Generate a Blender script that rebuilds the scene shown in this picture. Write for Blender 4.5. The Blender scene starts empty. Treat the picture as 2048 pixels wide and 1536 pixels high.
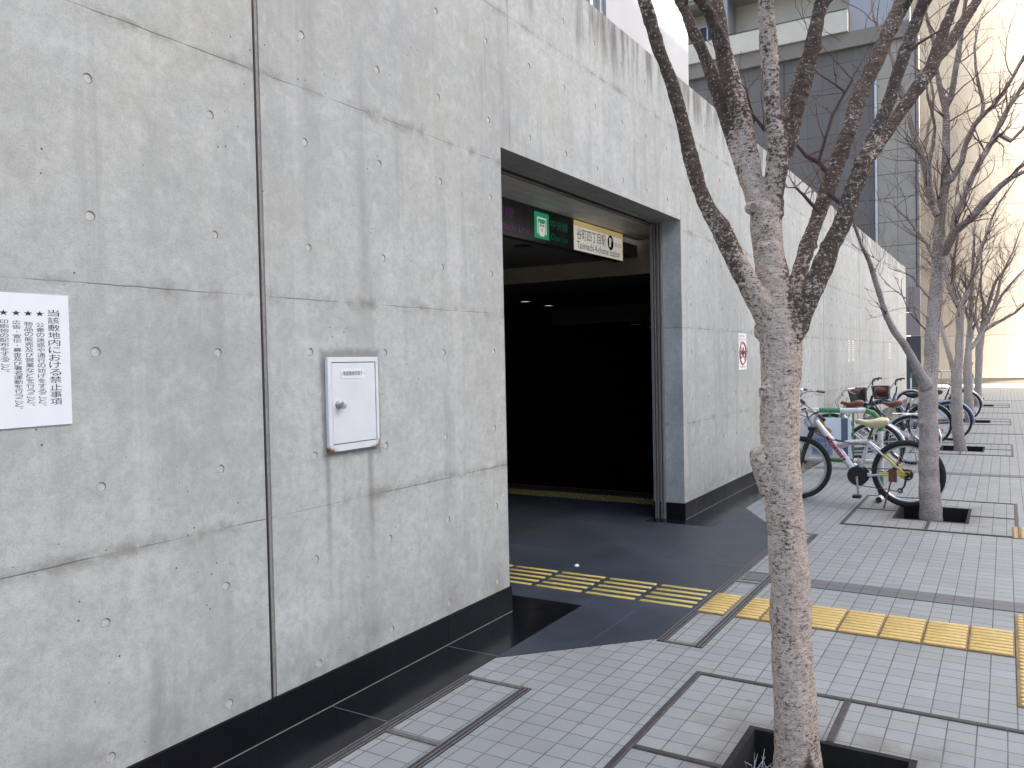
import bpy, math, random
from mathutils import Vector, Matrix, noise as mnoise
R = math.radians
S = bpy.context.scene
COL = S.collection

# ------------------------------------------------------------------ camera, sky, sun, exposure
cam_d = bpy.data.cameras.new('camera'); cam = bpy.data.objects.new('camera', cam_d); COL.objects.link(cam)
cam_d.sensor_width = 36.0; cam_d.lens = 36.0 * 1636.865 / 2048.0
cam_d.clip_start = 0.05; cam_d.clip_end = 1000
_f = Vector((0.8557445, 0.51668833, -0.02710195)); _r = Vector((0.51628428, -0.85616518, -0.02077778)); _u = Vector((0.03393938, -0.00378816, 0.99941671))
_m = Matrix((( _r.x, _u.x, -_f.x, 0.0), (_r.y, _u.y, -_f.y, -2.96328), (_r.z, _u.z, -_f.z, 1.74077), (0, 0, 0, 1)))
cam.matrix_world = _m
S.camera = cam

SUN_EL, SUN_AZ = 32.0, 171.4          # azimuth clockwise from +Y ; the sun stands over the -Y side, a little ahead
W = bpy.data.worlds.new('World'); S.world = W; W.use_nodes = True
wn = W.node_tree; wn.nodes.clear()
wo = wn.nodes.new('ShaderNodeOutputWorld'); wb = wn.nodes.new('ShaderNodeBackground'); ws = wn.nodes.new('ShaderNodeTexSky')
ws.sky_type = 'NISHITA'; ws.sun_disc = False; ws.sun_elevation = R(SUN_EL); ws.sun_rotation = R(SUN_AZ)
ws.air_density = 0.7; ws.dust_density = 4.0; ws.ozone_density = 0.0; ws.altitude = 20
wb.inputs[1].default_value = 0.10
wn.links.new(ws.outputs[0], wb.inputs[0]); wn.links.new(wb.outputs[0], wo.inputs[0])
sd = bpy.data.lights.new('sun', 'SUN'); sd.energy = 5.0; sd.angle = R(0.53); sd.color = (1.0, 0.92, 0.80)
sun = bpy.data.objects.new('sun', sd); COL.objects.link(sun)
_s = Vector((math.sin(R(SUN_AZ)) * math.cos(R(SUN_EL)), math.cos(R(SUN_AZ)) * math.cos(R(SUN_EL)), math.sin(R(SUN_EL))))
sun.rotation_euler = _s.to_track_quat('Z', 'Y').to_euler(); sun.location = (10, -20, 30)
S.view_settings.view_transform = 'Standard'; S.view_settings.look = 'None'
S.view_settings.gamma = 1.0; S.view_settings.exposure = 2.90
S.render.engine = 'CYCLES'
S.cycles.max_bounces = 8; S.cycles.diffuse_bounces = 5; S.cycles.use_denoising = True

# ------------------------------------------------------------------ helpers
def setp(o, label=None, cat=None, group=None, kind=None):
    for k, v in (('label', label), ('category', cat), ('group', group), ('kind', kind)):
        if v: o[k] = v
    return o

def thing(name, loc, label, cat, group=None, rz=0.0):
    o = bpy.data.objects.new(name, None); COL.objects.link(o)
    o.empty_display_size = 0.1; o.location = loc; o.rotation_euler = (0, 0, rz)
    return setp(o, label, cat, group)

class MB:
    """collects geometry and links it as one mesh object"""
    def __init__(s): s.v = []; s.f = []; s.m = []
    def add(s, vs, fs, mi=0):
        b = len(s.v); s.v += [tuple(p) for p in vs]
        for f in fs: s.f.append(tuple(i + b for i in f)); s.m.append(mi)
    def box(s, a, b, mi=0, rot=None, piv=None):
        x0, y0, z0 = a; x1, y1, z1 = b
        vs = [(x0,y0,z0),(x1,y0,z0),(x1,y1,z0),(x0,y1,z0),(x0,y0,z1),(x1,y0,z1),(x1,y1,z1),(x0,y1,z1)]
        if rot:
            p = Vector(piv or ((x0+x1)/2,(y0+y1)/2,(z0+z1)/2)); vs = [p + rot @ (Vector(q) - p) for q in vs]
        s.add(vs, [(3,2,1,0),(4,5,6,7),(0,1,5,4),(1,2,6,5),(2,3,7,6),(3,0,4,7)], mi)
    def bbox(s, a, b, c=0.004, mi=0):
        """box with chamfered edges along its top and verticals"""
        x0, y0, z0 = a; x1, y1, z1 = b
        def ring(i, z): return [(x0+i,y0,z),(x1-i,y0,z),(x1,y0+i,z),(x1,y1-i,z),(x1-i,y1,z),(x0+i,y1,z),(x0,y1-i,z),(x0,y0+i,z)]
        def ring2(i, z): return [(x0+i*1.6,y0+i,z),(x1-i*1.6,y0+i,z),(x1-i,y0+i*1.6,z),(x1-i,y1-i*1.6,z),(x1-i*1.6,y1-i,z),(x0+i*1.6,y1-i,z),(x0+i,y1-i*1.6,z),(x0+i,y0+i*1.6,z)]
        v = ring(c, z0) + ring(c, z1-c) + ring2(c, z1)
        f = [tuple(range(7,-1,-1)), tuple(range(16,24))]
        for k in range(2):
            for i in range(8): j = (i+1) % 8; f.append((k*8+i, k*8+j, k*8+8+j, k*8+8+i))
        s.add(v, f, mi)
    def quad(s, a, b, c, d, mi=0): s.add([a,b,c,d], [(0,1,2,3)], mi)
    def poly(s, pts, z0, z1, mi=0):
        n = len(pts); v = [(x,y,z0) for x,y in pts] + [(x,y,z1) for x,y in pts]
        f = [tuple(range(n-1,-1,-1)), tuple(range(n,2*n))] + [(i,(i+1)%n,n+(i+1)%n,n+i) for i in range(n)]
        s.add(v, f, mi)
    def tube(s, pts, n=8, mi=0, cap=True, jit=0.0, seed=0.0):
        """pts: (x,y,z,r) ; swept circle with parallel-transported frames"""
        P = [Vector(p[:3]) for p in pts]; rr = [p[3] for p in pts]; N = len(P)
        if N < 2: return
        T = []
        for i in range(N):
            d = (P[min(i+1,N-1)] - P[max(i-1,0)])
            T.append(d.normalized() if d.length > 1e-9 else Vector((0,0,1)))
        a = Vector((1,0,0)) if abs(T[0].x) < .9 else Vector((0,1,0))
        u = (a - T[0]*a.dot(T[0])).normalized(); vs = []
        for i in range(N):
            u = (u - T[i]*u.dot(T[i])).normalized(); w = T[i].cross(u)
            for k in range(n):
                t = 2*math.pi*k/n; d = u*math.cos(t) + w*math.sin(t); r = rr[i]
                if jit: r *= 1 + jit*mnoise.noise((P[i] + d*rr[i])*9 + Vector((seed,0,0)))
                vs.append(P[i] + d*r)
        fs = [(i*n+k, i*n+(k+1)%n, (i+1)*n+(k+1)%n, (i+1)*n+k) for i in range(N-1) for k in range(n)]
        if cap: fs += [tuple(range(n-1,-1,-1)), tuple(range((N-1)*n, N*n))]
        s.add(vs, fs, mi)
    def cyl(s, a, b, r, n=10, mi=0, r2=None): s.tube([(*a, r), (*b, r if r2 is None else r2)], n, mi)
    def ring(s, c, ax, R_, r, n=40, m=8, mi=0, a0=0.0, a1=2*math.pi, flat=1.0):
        """torus (or an arc of one) round axis ax"""
        ax = Vector(ax).normalized(); c = Vector(c)
        u = Vector((0,0,1)) if abs(ax.z) < .9 else Vector((1,0,0)); u = (u - ax*u.dot(ax)).normalized(); w = ax.cross(u)
        full = abs(a1 - a0) > 6.28; k = n if full else n + 1; vs = []
        for i in range(k):
            t = a0 + (a1-a0)*i/n; d = u*math.cos(t) + w*math.sin(t)
            for j in range(m):
                p = 2*math.pi*j/m; vs.append(c + d*(R_ + r*math.cos(p)) + ax*(r*flat*math.sin(p)))
        fs = [(i*m+j, i*m+(j+1)%m, ((i+1)%k)*m+(j+1)%m, ((i+1)%k)*m+j) for i in range(n) for j in range(m)]
        s.add(vs, fs, mi)
    def disc(s, c, ax, r, n=20, mi=0):
        ax = Vector(ax).normalized(); c = Vector(c); u = Vector((0,0,1)) if abs(ax.z) < .9 else Vector((1,0,0))
        u = (u - ax*u.dot(ax)).normalized(); w = ax.cross(u)
        s.add([c + (u*math.cos(2*math.pi*i/n) + w*math.sin(2*math.pi*i/n))*r for i in range(n)], [tuple(range(n))], mi)
    def lathe(s, c, ax, prof, n=20, mi=0):
        """prof: (along, radius)"""
        ax = Vector(ax).normalized(); s.tube([(*(Vector(c)+ax*h), max(r,1e-4)) for h, r in prof], n, mi)
    def loft(s, rings, mi=0, cap=True):
        n = len(rings[0]); vs = [p for r in rings for p in r]
        fs = [(i*n+k, i*n+(k+1)%n, (i+1)*n+(k+1)%n, (i+1)*n+k) for i in range(len(rings)-1) for k in range(n)]
        if cap: fs += [tuple(range(n-1,-1,-1)), tuple(range((len(rings)-1)*n, len(rings)*n))]
        s.add(vs, fs, mi)
    def build(s, name, mats, parent=None, smooth=False, xf=None):
        me = bpy.data.meshes.new(name)
        vs = s.v if xf is None else [tuple(xf @ Vector(p)) for p in s.v]
        me.from_pydata(vs, [], s.f)
        mats = mats if isinstance(mats, (list, tuple)) else [mats]
        for m in mats: me.materials.append(m)
        me.polygons.foreach_set('material_index', s.m)
        if smooth:
            me.polygons.foreach_set('use_smooth', [True]*len(me.polygons))
            if smooth != 2: me.set_sharp_from_angle(angle=R(42))
        me.update()
        o = bpy.data.objects.new(name, me); COL.objects.link(o)
        if parent: o.parent = parent
        return o

def text_geo(txt, size=1.0):
    """lettering outlines from the built-in font -> verts, faces in the XY plane"""
    cu = bpy.data.curves.new('lettering', 'FONT'); cu.body = txt; cu.size = size; cu.resolution_u = 3
    ob = bpy.data.objects.new('lettering', cu); COL.objects.link(ob)
    dg = bpy.context.evaluated_depsgraph_get(); dg.update()
    me = bpy.data.meshes.new_from_object(ob.evaluated_get(dg))
    vs = [tuple(v.co) for v in me.vertices]; fs = [tuple(p.vertices) for p in me.polygons]
    bpy.data.meshes.remove(me); bpy.data.objects.remove(ob); bpy.data.curves.remove(cu)
    return vs, fs

def put_text(mb, txt, o, ux, uy, x0, x1, y0, y1, off, mi=0):
    """fits the lettering into the box x0..x1, y0..y1 of the plane o + ux*x + uy*y, lifted by off along the normal"""
    vs, fs = text_geo(txt)
    if not vs: return
    ax = min(v[0] for v in vs); bx = max(v[0] for v in vs); ay = min(v[1] for v in vs); by = max(v[1] for v in vs)
    sx = (x1-x0)/max(bx-ax,1e-6); sy = (y1-y0)/max(by-ay,1e-6)
    o = Vector(o); ux = Vector(ux); uy = Vector(uy); n = ux.cross(uy).normalized()
    mb.add([o + ux*(x0+(v[0]-ax)*sx) + uy*(y0+(v[1]-ay)*sy) + n*off for v in vs], fs, mi)

# ------------------------------------------------------------------ materials
class NT:
    def __init__(s, name):
        s.mat = bpy.data.materials.new(name); s.mat.use_nodes = True; s.t = s.mat.node_tree; s.t.nodes.clear()
        s.out = s.t.nodes.new('ShaderNodeOutputMaterial'); s.b = s.t.nodes.new('ShaderNodeBsdfPrincipled')
        s.t.links.new(s.b.outputs[0], s.out.inputs[0]); s._co = None
    def N(s, typ, **kw):
        n = s.t.nodes.new(typ)
        for k, v in kw.items(): setattr(n, k, v)
        return n
    def L(s, a, b): s.t.links.new(a, b)
    def inp(s, sock, v):
        if hasattr(v, 'is_output') or isinstance(v, bpy.types.NodeSocket): s.L(v, sock)
        elif isinstance(v, (tuple, list)): sock.default_value = tuple(v) + ((1.0,) if len(v) == 3 and len(sock.default_value) == 4 else ())
        else: sock.default_value = v
    def co(s):
        if s._co is None: s._co = s.N('ShaderNodeTexCoord').outputs['Object']
        return s._co
    def map(s, scale=(1,1,1), loc=(0,0,0), rot=(0,0,0), vec=None):
        n = s.N('ShaderNodeMapping'); s.L(vec or s.co(), n.inputs[0])
        n.inputs['Scale'].default_value = scale; n.inputs['Location'].default_value = loc; n.inputs['Rotation'].default_value = rot
        return n.outputs[0]
    def sep(s, vec=None):
        n = s.N('ShaderNodeSeparateXYZ'); s.L(vec or s.co(), n.inputs[0]); return n.outputs
    def noise(s, scale, detail=4.0, rough=0.55, vec=None, dist=0.0):
        n = s.N('ShaderNodeTexNoise'); s.L(vec or s.co(), n.inputs['Vector'])
        n.inputs['Scale'].default_value = scale; n.inputs['Detail'].default_value = detail
        n.inputs['Roughness'].default_value = rough; n.inputs['Distortion'].default_value = dist
        return n.outputs['Fac']
    def vor(s, scale, vec=None, feature='F1'):
        n = s.N('ShaderNodeTexVoronoi', feature=feature); s.L(vec or s.co(), n.inputs['Vector']); n.inputs['Scale'].default_value = scale
        return n
    def ramp(s, fac, stops):
        n = s.N('ShaderNodeValToRGB'); s.inp(n.inputs[0], fac); e = n.color_ramp.elements
        while len(e) < len(stops): e.new(0.5)
        for i, (p, c) in enumerate(stops):
            e[i].position = p; e[i].color = (c, c, c, 1) if isinstance(c, (int, float)) else tuple(c) + (1,)
        return n.outputs[0]
    def math(s, op, a, b=0.0, c=0.0, clamp=False):
        n = s.N('ShaderNodeMath', operation=op, use_clamp=clamp); s.inp(n.inputs[0], a); s.inp(n.inputs[1], b)
        if op in ('SMOOTHSTEP', 'MULTIPLY_ADD', 'COMPARE'): s.inp(n.inputs[2], c)
        return n.outputs[0]
    def step(s, v, lo, hi, a=0.0, b=1.0):
        n = s.N('ShaderNodeMapRange', interpolation_type='SMOOTHSTEP'); s.inp(n.inputs[0], v)
        for i, q in enumerate((lo, hi, a, b)): n.inputs[i+1].default_value = q
        return n.outputs[0]
    def mix(s, f, a, b, blend='MIX'):
        n = s.N('ShaderNodeMix', data_type='RGBA', blend_type=blend); s.inp(n.inputs[0], f); s.inp(n.inputs[6], a); s.inp(n.inputs[7], b)
        return n.outputs[2]
    def bump(s, h, strength=0.3, dist=0.01):
        n = s.N('ShaderNodeBump'); n.inputs['Strength'].default_value = strength; n.inputs['Distance'].default_value = dist
        s.inp(n.inputs['Height'], h); s.L(n.outputs[0], s.b.inputs['Normal']); return n
    def done(s, col, rough=0.6, metal=0.0, spec=None):
        s.inp(s.b.inputs['Base Color'], col); s.inp(s.b.inputs['Roughness'], rough); s.inp(s.b.inputs['Metallic'], metal)
        if spec is not None: s.b.inputs['Specular IOR Level'].default_value = spec
        return s.mat

def paint(name, c, rough=0.45, metal=0.0, var=0.10, sc=14.0, spec=None, dirt=None):
    t = NT(name); n = t.noise(sc, 5, .6)
    a = tuple(x*(1-var) for x in c); b = tuple(min(1, x*(1+var)) for x in c)
    col = t.ramp(n, [(.3, a), (.7, b)])
    if dirt:
        d = t.step(t.noise(sc*.6, 6, .7), .56, .70); col = t.mix(d, col, dirt)
    return t.done(col, t.ramp(t.noise(sc*2, 3), [(.3, max(.05, rough-.08)), (.7, min(1, rough+.1))]), metal, spec)

def concrete(name, seams=True, base=(.488,.508,.486), topz=4.72, warm=None):
    t = NT(name); x, y, z = t.sep()
    big = t.noise(.55, 5, .6, t.map((1,1,.8))); mid = t.noise(2.3, 6, .65); fine = t.noise(24, 5, .7); grain = t.noise(150, 3, .6)
    col = t.ramp(big, [(.30, tuple(c*.74 for c in base)), (.5, base), (.72, tuple(c*1.16 for c in base))])
    col = t.mix(t.ramp(mid, [(.34, .50), (.62, 0)]), col, tuple(c*.66 for c in base))
    tint = t.noise(.9, 4, .6, t.map((1,1,1), (7,3,1)))
    col = t.mix(t.ramp(tint, [(.5, 0), (.78, .55)]), col, (base[0]*.98, base[1]*.92, base[2]*.80))
    col = t.mix(t.ramp(fine, [(.38, .42), (.55, 0)]), col, tuple(c*.62 for c in base))
    col = t.mix(t.ramp(grain, [(.36, .34), (.55, 0), (.62, 0), (.75, .25)]), col, t.ramp(grain, [(.45, tuple(c*.5 for c in base)), (.55, tuple(c*1.3 for c in base))]))
    blot = t.noise(9, 9, .74, t.map((1,1,1), (2,6,1)), .4); bk = t.math('MULTIPLY', t.ramp(big, [(.35, .9), (.65, .45)]), t.ramp(blot, [(.30, 1), (.50, 0)]))
    col = t.mix(t.math('MULTIPLY', bk, .52), col, tuple(c*.55 for c in base)); col = t.mix(t.ramp(blot, [(.52, 0), (.72, .5)]), col, tuple(min(.8, c*1.22) for c in base))
    # vertical water streaks
    st = t.noise(5.5, 6, .65, t.map((1,1,.06))); st2 = t.noise(1.1, 3, .5, t.map((1,1,.5), (3,0,8)))
    sm = t.math('MULTIPLY', t.ramp(st, [(.50, 0), (.66, .8)]), t.ramp(st2, [(.42, 0), (.60, 1)]))
    col = t.mix(sm, col, tuple(c*.60 for c in base))
    lt = t.noise(3.4, 5, .6, t.map((1,1,.05), (11,0,3))); col = t.mix(t.ramp(lt, [(.58, 0), (.74, .45)]), col, tuple(min(.8, c*1.30) for c in base))
    h = t.math('ADD', t.math('MULTIPLY', grain, .10), t.math('MULTIPLY', fine, .5))
    # pin holes left by air bubbles
    v = t.vor(17, t.map((1,1,1))); ph = t.math('MULTIPLY', t.step(v.outputs['Distance'], .055, .085, 1, 0), t.step(t.noise(3.1, 3, .6, t.map((1,1,1),(4,4,4))), .50, .60))
    col = t.mix(ph, col, (.09,.085,.08)); h = t.math('SUBTRACT', h, t.math('MULTIPLY', ph, 1.2))
    if seams:
        def line(coord, off, pitch, w):
            q = t.math('FRACT', t.math('DIVIDE', t.math('SUBTRACT', coord, off), pitch))
            d = t.math('MULTIPLY', t.math('MINIMUM', q, t.math('SUBTRACT', 1.0, q)), pitch)
            return d
        wob = t.math('MULTIPLY', t.math('SUBTRACT', t.noise(7, 4), .5), .012)
        dz = line(t.math('ADD', z, wob), 1.030, 1.0394, .004)
        xl = line(t.math('ADD', x, t.math('MULTIPLY', wob, .5)), 2.677, 2.268, .003); xr = line(x, 9.59, 1.134, .003)
        rgt = t.math('GREATER_THAN', x, 8.4); dx = t.math('ADD', t.math('MULTIPLY', xr, rgt), t.math('MULTIPLY', xl, t.math('SUBTRACT', 1.0, rgt)))
        mz = t.step(t.noise(2.6, 4, .6, t.map((1,1,1),(2,9,5))), .40, .60); mx = t.step(t.noise(1.7, 4, .6, t.map((1,1,1),(8,1,5))), .42, .62)
        lz = t.math('MULTIPLY', t.step(dz, .0008, .0042, 1, 0), t.math('ADD', t.math('MULTIPLY', mz, .62), .06))
        lx = t.math('MULTIPLY', t.step(dx, .0010, .0040, 1, 0), t.math('ADD', t.math('MULTIPLY', mx, .6), .03))
        ln = t.math('MAXIMUM', lz, lx)
        sz = t.math('MULTIPLY', t.step(t.math('ADD', dz, t.math('MULTIPLY', t.math('SUBTRACT', blot, .5), .08)), .0, .055, 1, 0), t.math('MULTIPLY', t.step(t.noise(3.4, 6, .7), .45, .63), .74))
        sx = t.math('MULTIPLY', t.step(dx, .0, .05, 1, 0), t.math('MULTIPLY', mx, .22))
        col = t.mix(t.math('MAXIMUM', sz, sx), col, (base[0]*.45, base[1]*.43, base[2]*.38))
        col = t.mix(ln, col, (.10,.095,.085)); h = t.math('SUBTRACT', h, t.math('MULTIPLY', ln, 1.5))
        # dirt running down from the coping
        td = t.math('SUBTRACT', topz, z); dr = t.noise(6, 5, .6, t.map((1,1,.12),(1,5,0)))
        dm = t.math('MULTIPLY', t.step(t.math('ADD', td, t.math('MULTIPLY', dr, -.9)), -.45, .10, 1, 0), t.step(dr, .42, .62))
        col = t.mix(t.math('MULTIPLY', dm, .8), col, (.13,.115,.095))
        # damp foot of the wall
        bm = t.math('MULTIPLY', t.step(z, .18, .62, 1, 0), t.ramp(t.noise(4, 6, .7), [(.42, 0), (.62, .55)]))
        col = t.mix(bm, col, (.235,.232,.215))
        # run-off stains below the meter box
        for cx, w, zt in ((3.075, .030, 1.30), (3.40, .040, 1.28)):
            dd = t.math('ABSOLUTE', t.math('SUBTRACT', t.math('ADD', x, t.math('MULTIPLY', wob, .8)), cx))
            ms = t.math('MULTIPLY', t.step(dd, .0, w, 1, 0), t.math('MULTIPLY', t.step(z, zt-.02, zt, 1, 0), t.step(z, .35, zt, 0, 1)))
            col = t.mix(t.math('MULTIPLY', ms, .55), col, (.17,.155,.13))
        # recess shadow round the box, painted into the concrete as a dark rim
        bx = t.math('MAXIMUM', t.math('ABSOLUTE', t.math('DIVIDE', t.math('SUBTRACT', x, 3.264), .21)), t.math('ABSOLUTE', t.math('DIVIDE', t.math('SUBTRACT', z, 1.541), .262)))
        bm = t.math('MULTIPLY', t.step(t.math('ADD', bx, t.math('MULTIPLY', t.math('SUBTRACT', t.noise(18, 4), .5), .22)), .98, 1.16, 1, 0), .62)
        col = t.mix(bm, col, (.13,.125,.115))
    t.bump(h, .35, .006)
    return t.done(col, t.ramp(fine, [(.3, .62), (.7, .85)]), 0, .35)

def tiles(name, px, py, base=(.292,.308,.295), pitch=.12, grout=(.125,.122,.12), dirty=None):
    t = NT(name); x, y, z = t.sep()
    ux = t.math('DIVIDE', t.math('SUBTRACT', x, px), pitch); uy = t.math('DIVIDE', t.math('SUBTRACT', y, py), pitch)
    fx = t.math('FRACT', ux); fy = t.math('FRACT', uy)
    ex = t.math('MINIMUM', fx, t.math('SUBTRACT', 1.0, fx)); ey = t.math('MINIMUM', fy, t.math('SUBTRACT', 1.0, fy))
    e = t.math('MINIMUM', ex, ey); g = t.step(e, .016, .032, 1, 0)
    cid = t.N('ShaderNodeCombineXYZ'); t.L(t.math('FLOOR', ux), cid.inputs[0]); t.L(t.math('FLOOR', uy), cid.inputs[1])
    wn_ = t.N('ShaderNodeTexWhiteNoise', noise_dimensions='2D'); t.L(cid.outputs[0], wn_.inputs['Vector'])
    col = t.ramp(wn_.outputs['Value'], [(0, tuple(c*.90 for c in base)), (.5, base), (1, tuple(c*1.08 for c in base))])
    sp = t.noise(420, 2, .6); col = t.mix(t.ramp(sp, [(.36, .55), (.5, 0), (.60, 0), (.72, .35)]), col, t.ramp(sp, [(.45, tuple(c*.55 for c in base)), (.55, tuple(min(1, c*1.35) for c in base))]))
    d1 = t.noise(1.1, 6, .65); col = t.mix(t.ramp(d1, [(.36, .38), (.62, 0)]), col, tuple(c*.68 for c in base))
    d2 = t.noise(9, 5, .7); col = t.mix(t.ramp(d2, [(.60, 0), (.78, .5)]), col, (base[0]*.55, base[1]*.52, base[2]*.46))
    if dirty:   # grime gathered round the planting hole
        dx = t.math('ABSOLUTE', t.math('DIVIDE', t.math('SUBTRACT', x, dirty[0]), .66)); dy = t.math('ABSOLUTE', t.math('DIVIDE', t.math('SUBTRACT', y, dirty[1]), .54))
        m = t.step(t.math('ADD', t.math('MAXIMUM', dx, dy), t.math('MULTIPLY', t.math('SUBTRACT', t.noise(6, 5), .5), .9)), .6, 1.05, .72, 0)
        col = t.mix(m, col, (.15,.135,.11))
    gv = t.vor(2.6); gm = t.math('MULTIPLY', t.step(t.math('ADD', gv.outputs['Distance'], t.math('MULTIPLY', t.noise(30, 3), .05)), .055, .085, 1, 0), .55); col = t.mix(gm, col, tuple(c*.42 for c in base))
    gn = t.ramp(t.noise(5, 4), [(.3, tuple(c*.65 for c in grout)), (.7, tuple(c*1.4 for c in grout))])
    col = t.mix(g, col, gn)
    t.bump(t.math('SUBTRACT', t.math('MULTIPLY', sp, .15), g), .5, .004)
    return t.done(col, t.mix(g, t.ramp(d1, [(.3, .48), (.7, .62)]), (.9,.9,.9)), 0, .35)

def granite(name, base, rough, spec=.5, speck=.5):
    t = NT(name); n = t.noise(190, 3, .6); m = t.noise(1.6, 5, .65)
    col = t.ramp(n, [(.35, tuple(c*(1-speck) for c in base)), (.5, base), (.68, tuple(c*(1+speck*1.3) for c in base))])
    col = t.mix(t.ramp(m, [(.45, 0), (.75, .5)]), col, tuple(c*1.7 + .008 for c in base))
    dust = t.vor(4.2); dd = t.step(dust.outputs['Distance'], .012, .03, 1, 0)
    col = t.mix(t.math('MULTIPLY', dd, .6), col, (.3,.3,.3))
    return t.done(col, t.ramp(m, [(.3, max(.04, rough-.07)), (.7, rough+.10)]), 0, spec)

def bark(name, dark, pale, zlo, zhi, lich=(.46,.42,.40), sc=1.0, amt_lo=.5, amt_hi=.2, band=60, near=False):
    t = NT(name); x, y, z = t.sep()
    wrap = t.noise(1.0, 6, .70, t.map((13*sc, 13*sc, band*sc)), .6); sp = t.noise(58*sc, 6, .78, t.map((1,1,1.3))); big = t.noise(6*sc, 5, .65, t.map((1,1,.6)))
    fleck = t.noise(1.0, 5, .72, t.map((36*sc, 36*sc, 105*sc), (5,2,1)))
    hg = t.step(z, zlo, zhi, amt_lo, amt_hi)
    base = t.ramp(wrap, [(.30, tuple(c*.50 for c in dark)), (.5, dark), (.68, tuple(a*.65+b*.35 for a, b in zip(dark, pale)))])
    base = t.mix(t.ramp(big, [(.40, .55), (.6, 0)]), base, (dark[0]*1.15, dark[1]*.95, dark[2]*.75))
    if near:   # only the stem and its straight leader carry the pale skin, the side limbs are dark
        s = t.math('SUBTRACT', t.math('MULTIPLY', x, .516), t.math('MULTIPLY', y, .856))
        ax = t.math('ADD', t.step(z, 1.0, 2.45, -.06, -.125), t.step(z, 2.45, 3.2, 0, .03))
        off = t.math('ABSOLUTE', t.math('SUBTRACT', s, ax))
        hg = t.math('SUBTRACT', hg, t.math('MULTIPLY', t.step(off, .065, .115, 0, .30), t.step(z, 1.85, 2.08)))
    k = t.math('ADD', t.math('ADD', t.math('MULTIPLY', t.math('SUBTRACT', big, .5), 1.1), t.math('MULTIPLY', t.math('SUBTRACT', sp, .5), 2.0)), t.math('MULTIPLY', t.math('SUBTRACT', fleck, .5), 1.0))
    m = t.step(t.math('ADD', k, hg), .38, .60)
    col = t.mix(m, base, t.ramp(t.noise(40*sc, 4, .7), [(.32, pale), (.66, lich)]))
    cr = t.noise(1.0, 7, .75, t.map((26*sc, 26*sc, 130*sc), (3,1,2)), 1.0); col = t.mix(t.ramp(cr, [(.36, .9), (.45, 0)]), col, tuple(c*.40 for c in dark))
    dk = t.noise(60*sc, 5, .75, t.map((1,1,1.6), (1,8,2))); col = t.mix(t.ramp(dk, [(.36, .75), (.46, 0)]), col, tuple(c*.6 for c in dark))
    fl = t.step(t.noise(95*sc, 3, .6), .60, .68); col = t.mix(t.math('MULTIPLY', fl, .8), col, lich)
    og = t.math('MULTIPLY', t.step(t.noise(13*sc, 3, .6, t.map((1,1,.6),(9,2,7))), .68, .72), t.step(t.noise(2.0, 2), .45, .55))
    col = t.mix(t.math('MULTIPLY', og, .75), col, (.30,.14,.045))
    if near:   # rotten hollow at the foot
        d = t.math('ADD', t.math('ABSOLUTE', t.math('DIVIDE', t.math('SUBTRACT', s, .012), .045)), t.math('MULTIPLY', t.math('SUBTRACT', sp, .5), .8))
        hm = t.math('MULTIPLY', t.step(d, .55, .95, 1, 0), t.step(t.math('ADD', z, t.math('MULTIPLY', d, .10)), .30, .37, 1, 0)); col = t.mix(t.math('MULTIPLY', hm, .9), col, (.022,.018,.015))
    h = t.math('ADD', t.math('ADD', t.math('MULTIPLY', wrap, .9), t.math('MULTIPLY', sp, .6)), t.math('MULTIPLY', cr, .7))
    t.bump(h, .8, .012)
    return t.done(col, .86, 0, .2)

def enamel_rust(name, base=(.70,.73,.74)):
    """painted steel of the wall box, rust eating in at the lower corners"""
    t = NT(name); x, y, z = t.sep(); n = t.noise(26, 6, .7); n2 = t.noise(6, 4)
    ex = t.math('MINIMUM', t.math('SUBTRACT', x, 3.068), t.math('SUBTRACT', 3.460, x)); ez = t.math('SUBTRACT', z, 1.296)
    ec = t.math('ADD', t.math('MULTIPLY', ex, .6), t.math('MULTIPLY', ez, .9))
    m = t.step(t.math('ADD', ec, t.math('MULTIPLY', t.math('SUBTRACT', n, .5), .10)), .016, .050, 1, 0)
    col = t.ramp(n2, [(.3, tuple(c*.93 for c in base)), (.7, base)])
    v = t.vor(13); sp = t.math('MULTIPLY', t.step(v.outputs['Distance'], .03, .06, 1, 0), t.step(t.noise(5, 2), .56, .60))
    col = t.mix(t.math('MULTIPLY', sp, .9), col, (.13,.06,.025)); col = t.mix(m, col, t.ramp(n, [(.35, (.07,.032,.018)), (.6, (.24,.105,.03))]))
    t.bump(n, .12, .002)
    return t.done(col, t.mix(m, (.35,.35,.35), (.9,.9,.9)), 0, .4)

def glow(name, col, e, strength):
    t = NT(name); t.b.inputs['Emission Color'].default_value = (*e, 1); t.b.inputs['Emission Strength'].default_value = strength
    n = t.noise(9, 4, .6); return t.done(t.ramp(n, [(.3, tuple(c*.9 for c in col)), (.7, col)]), .4)

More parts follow.
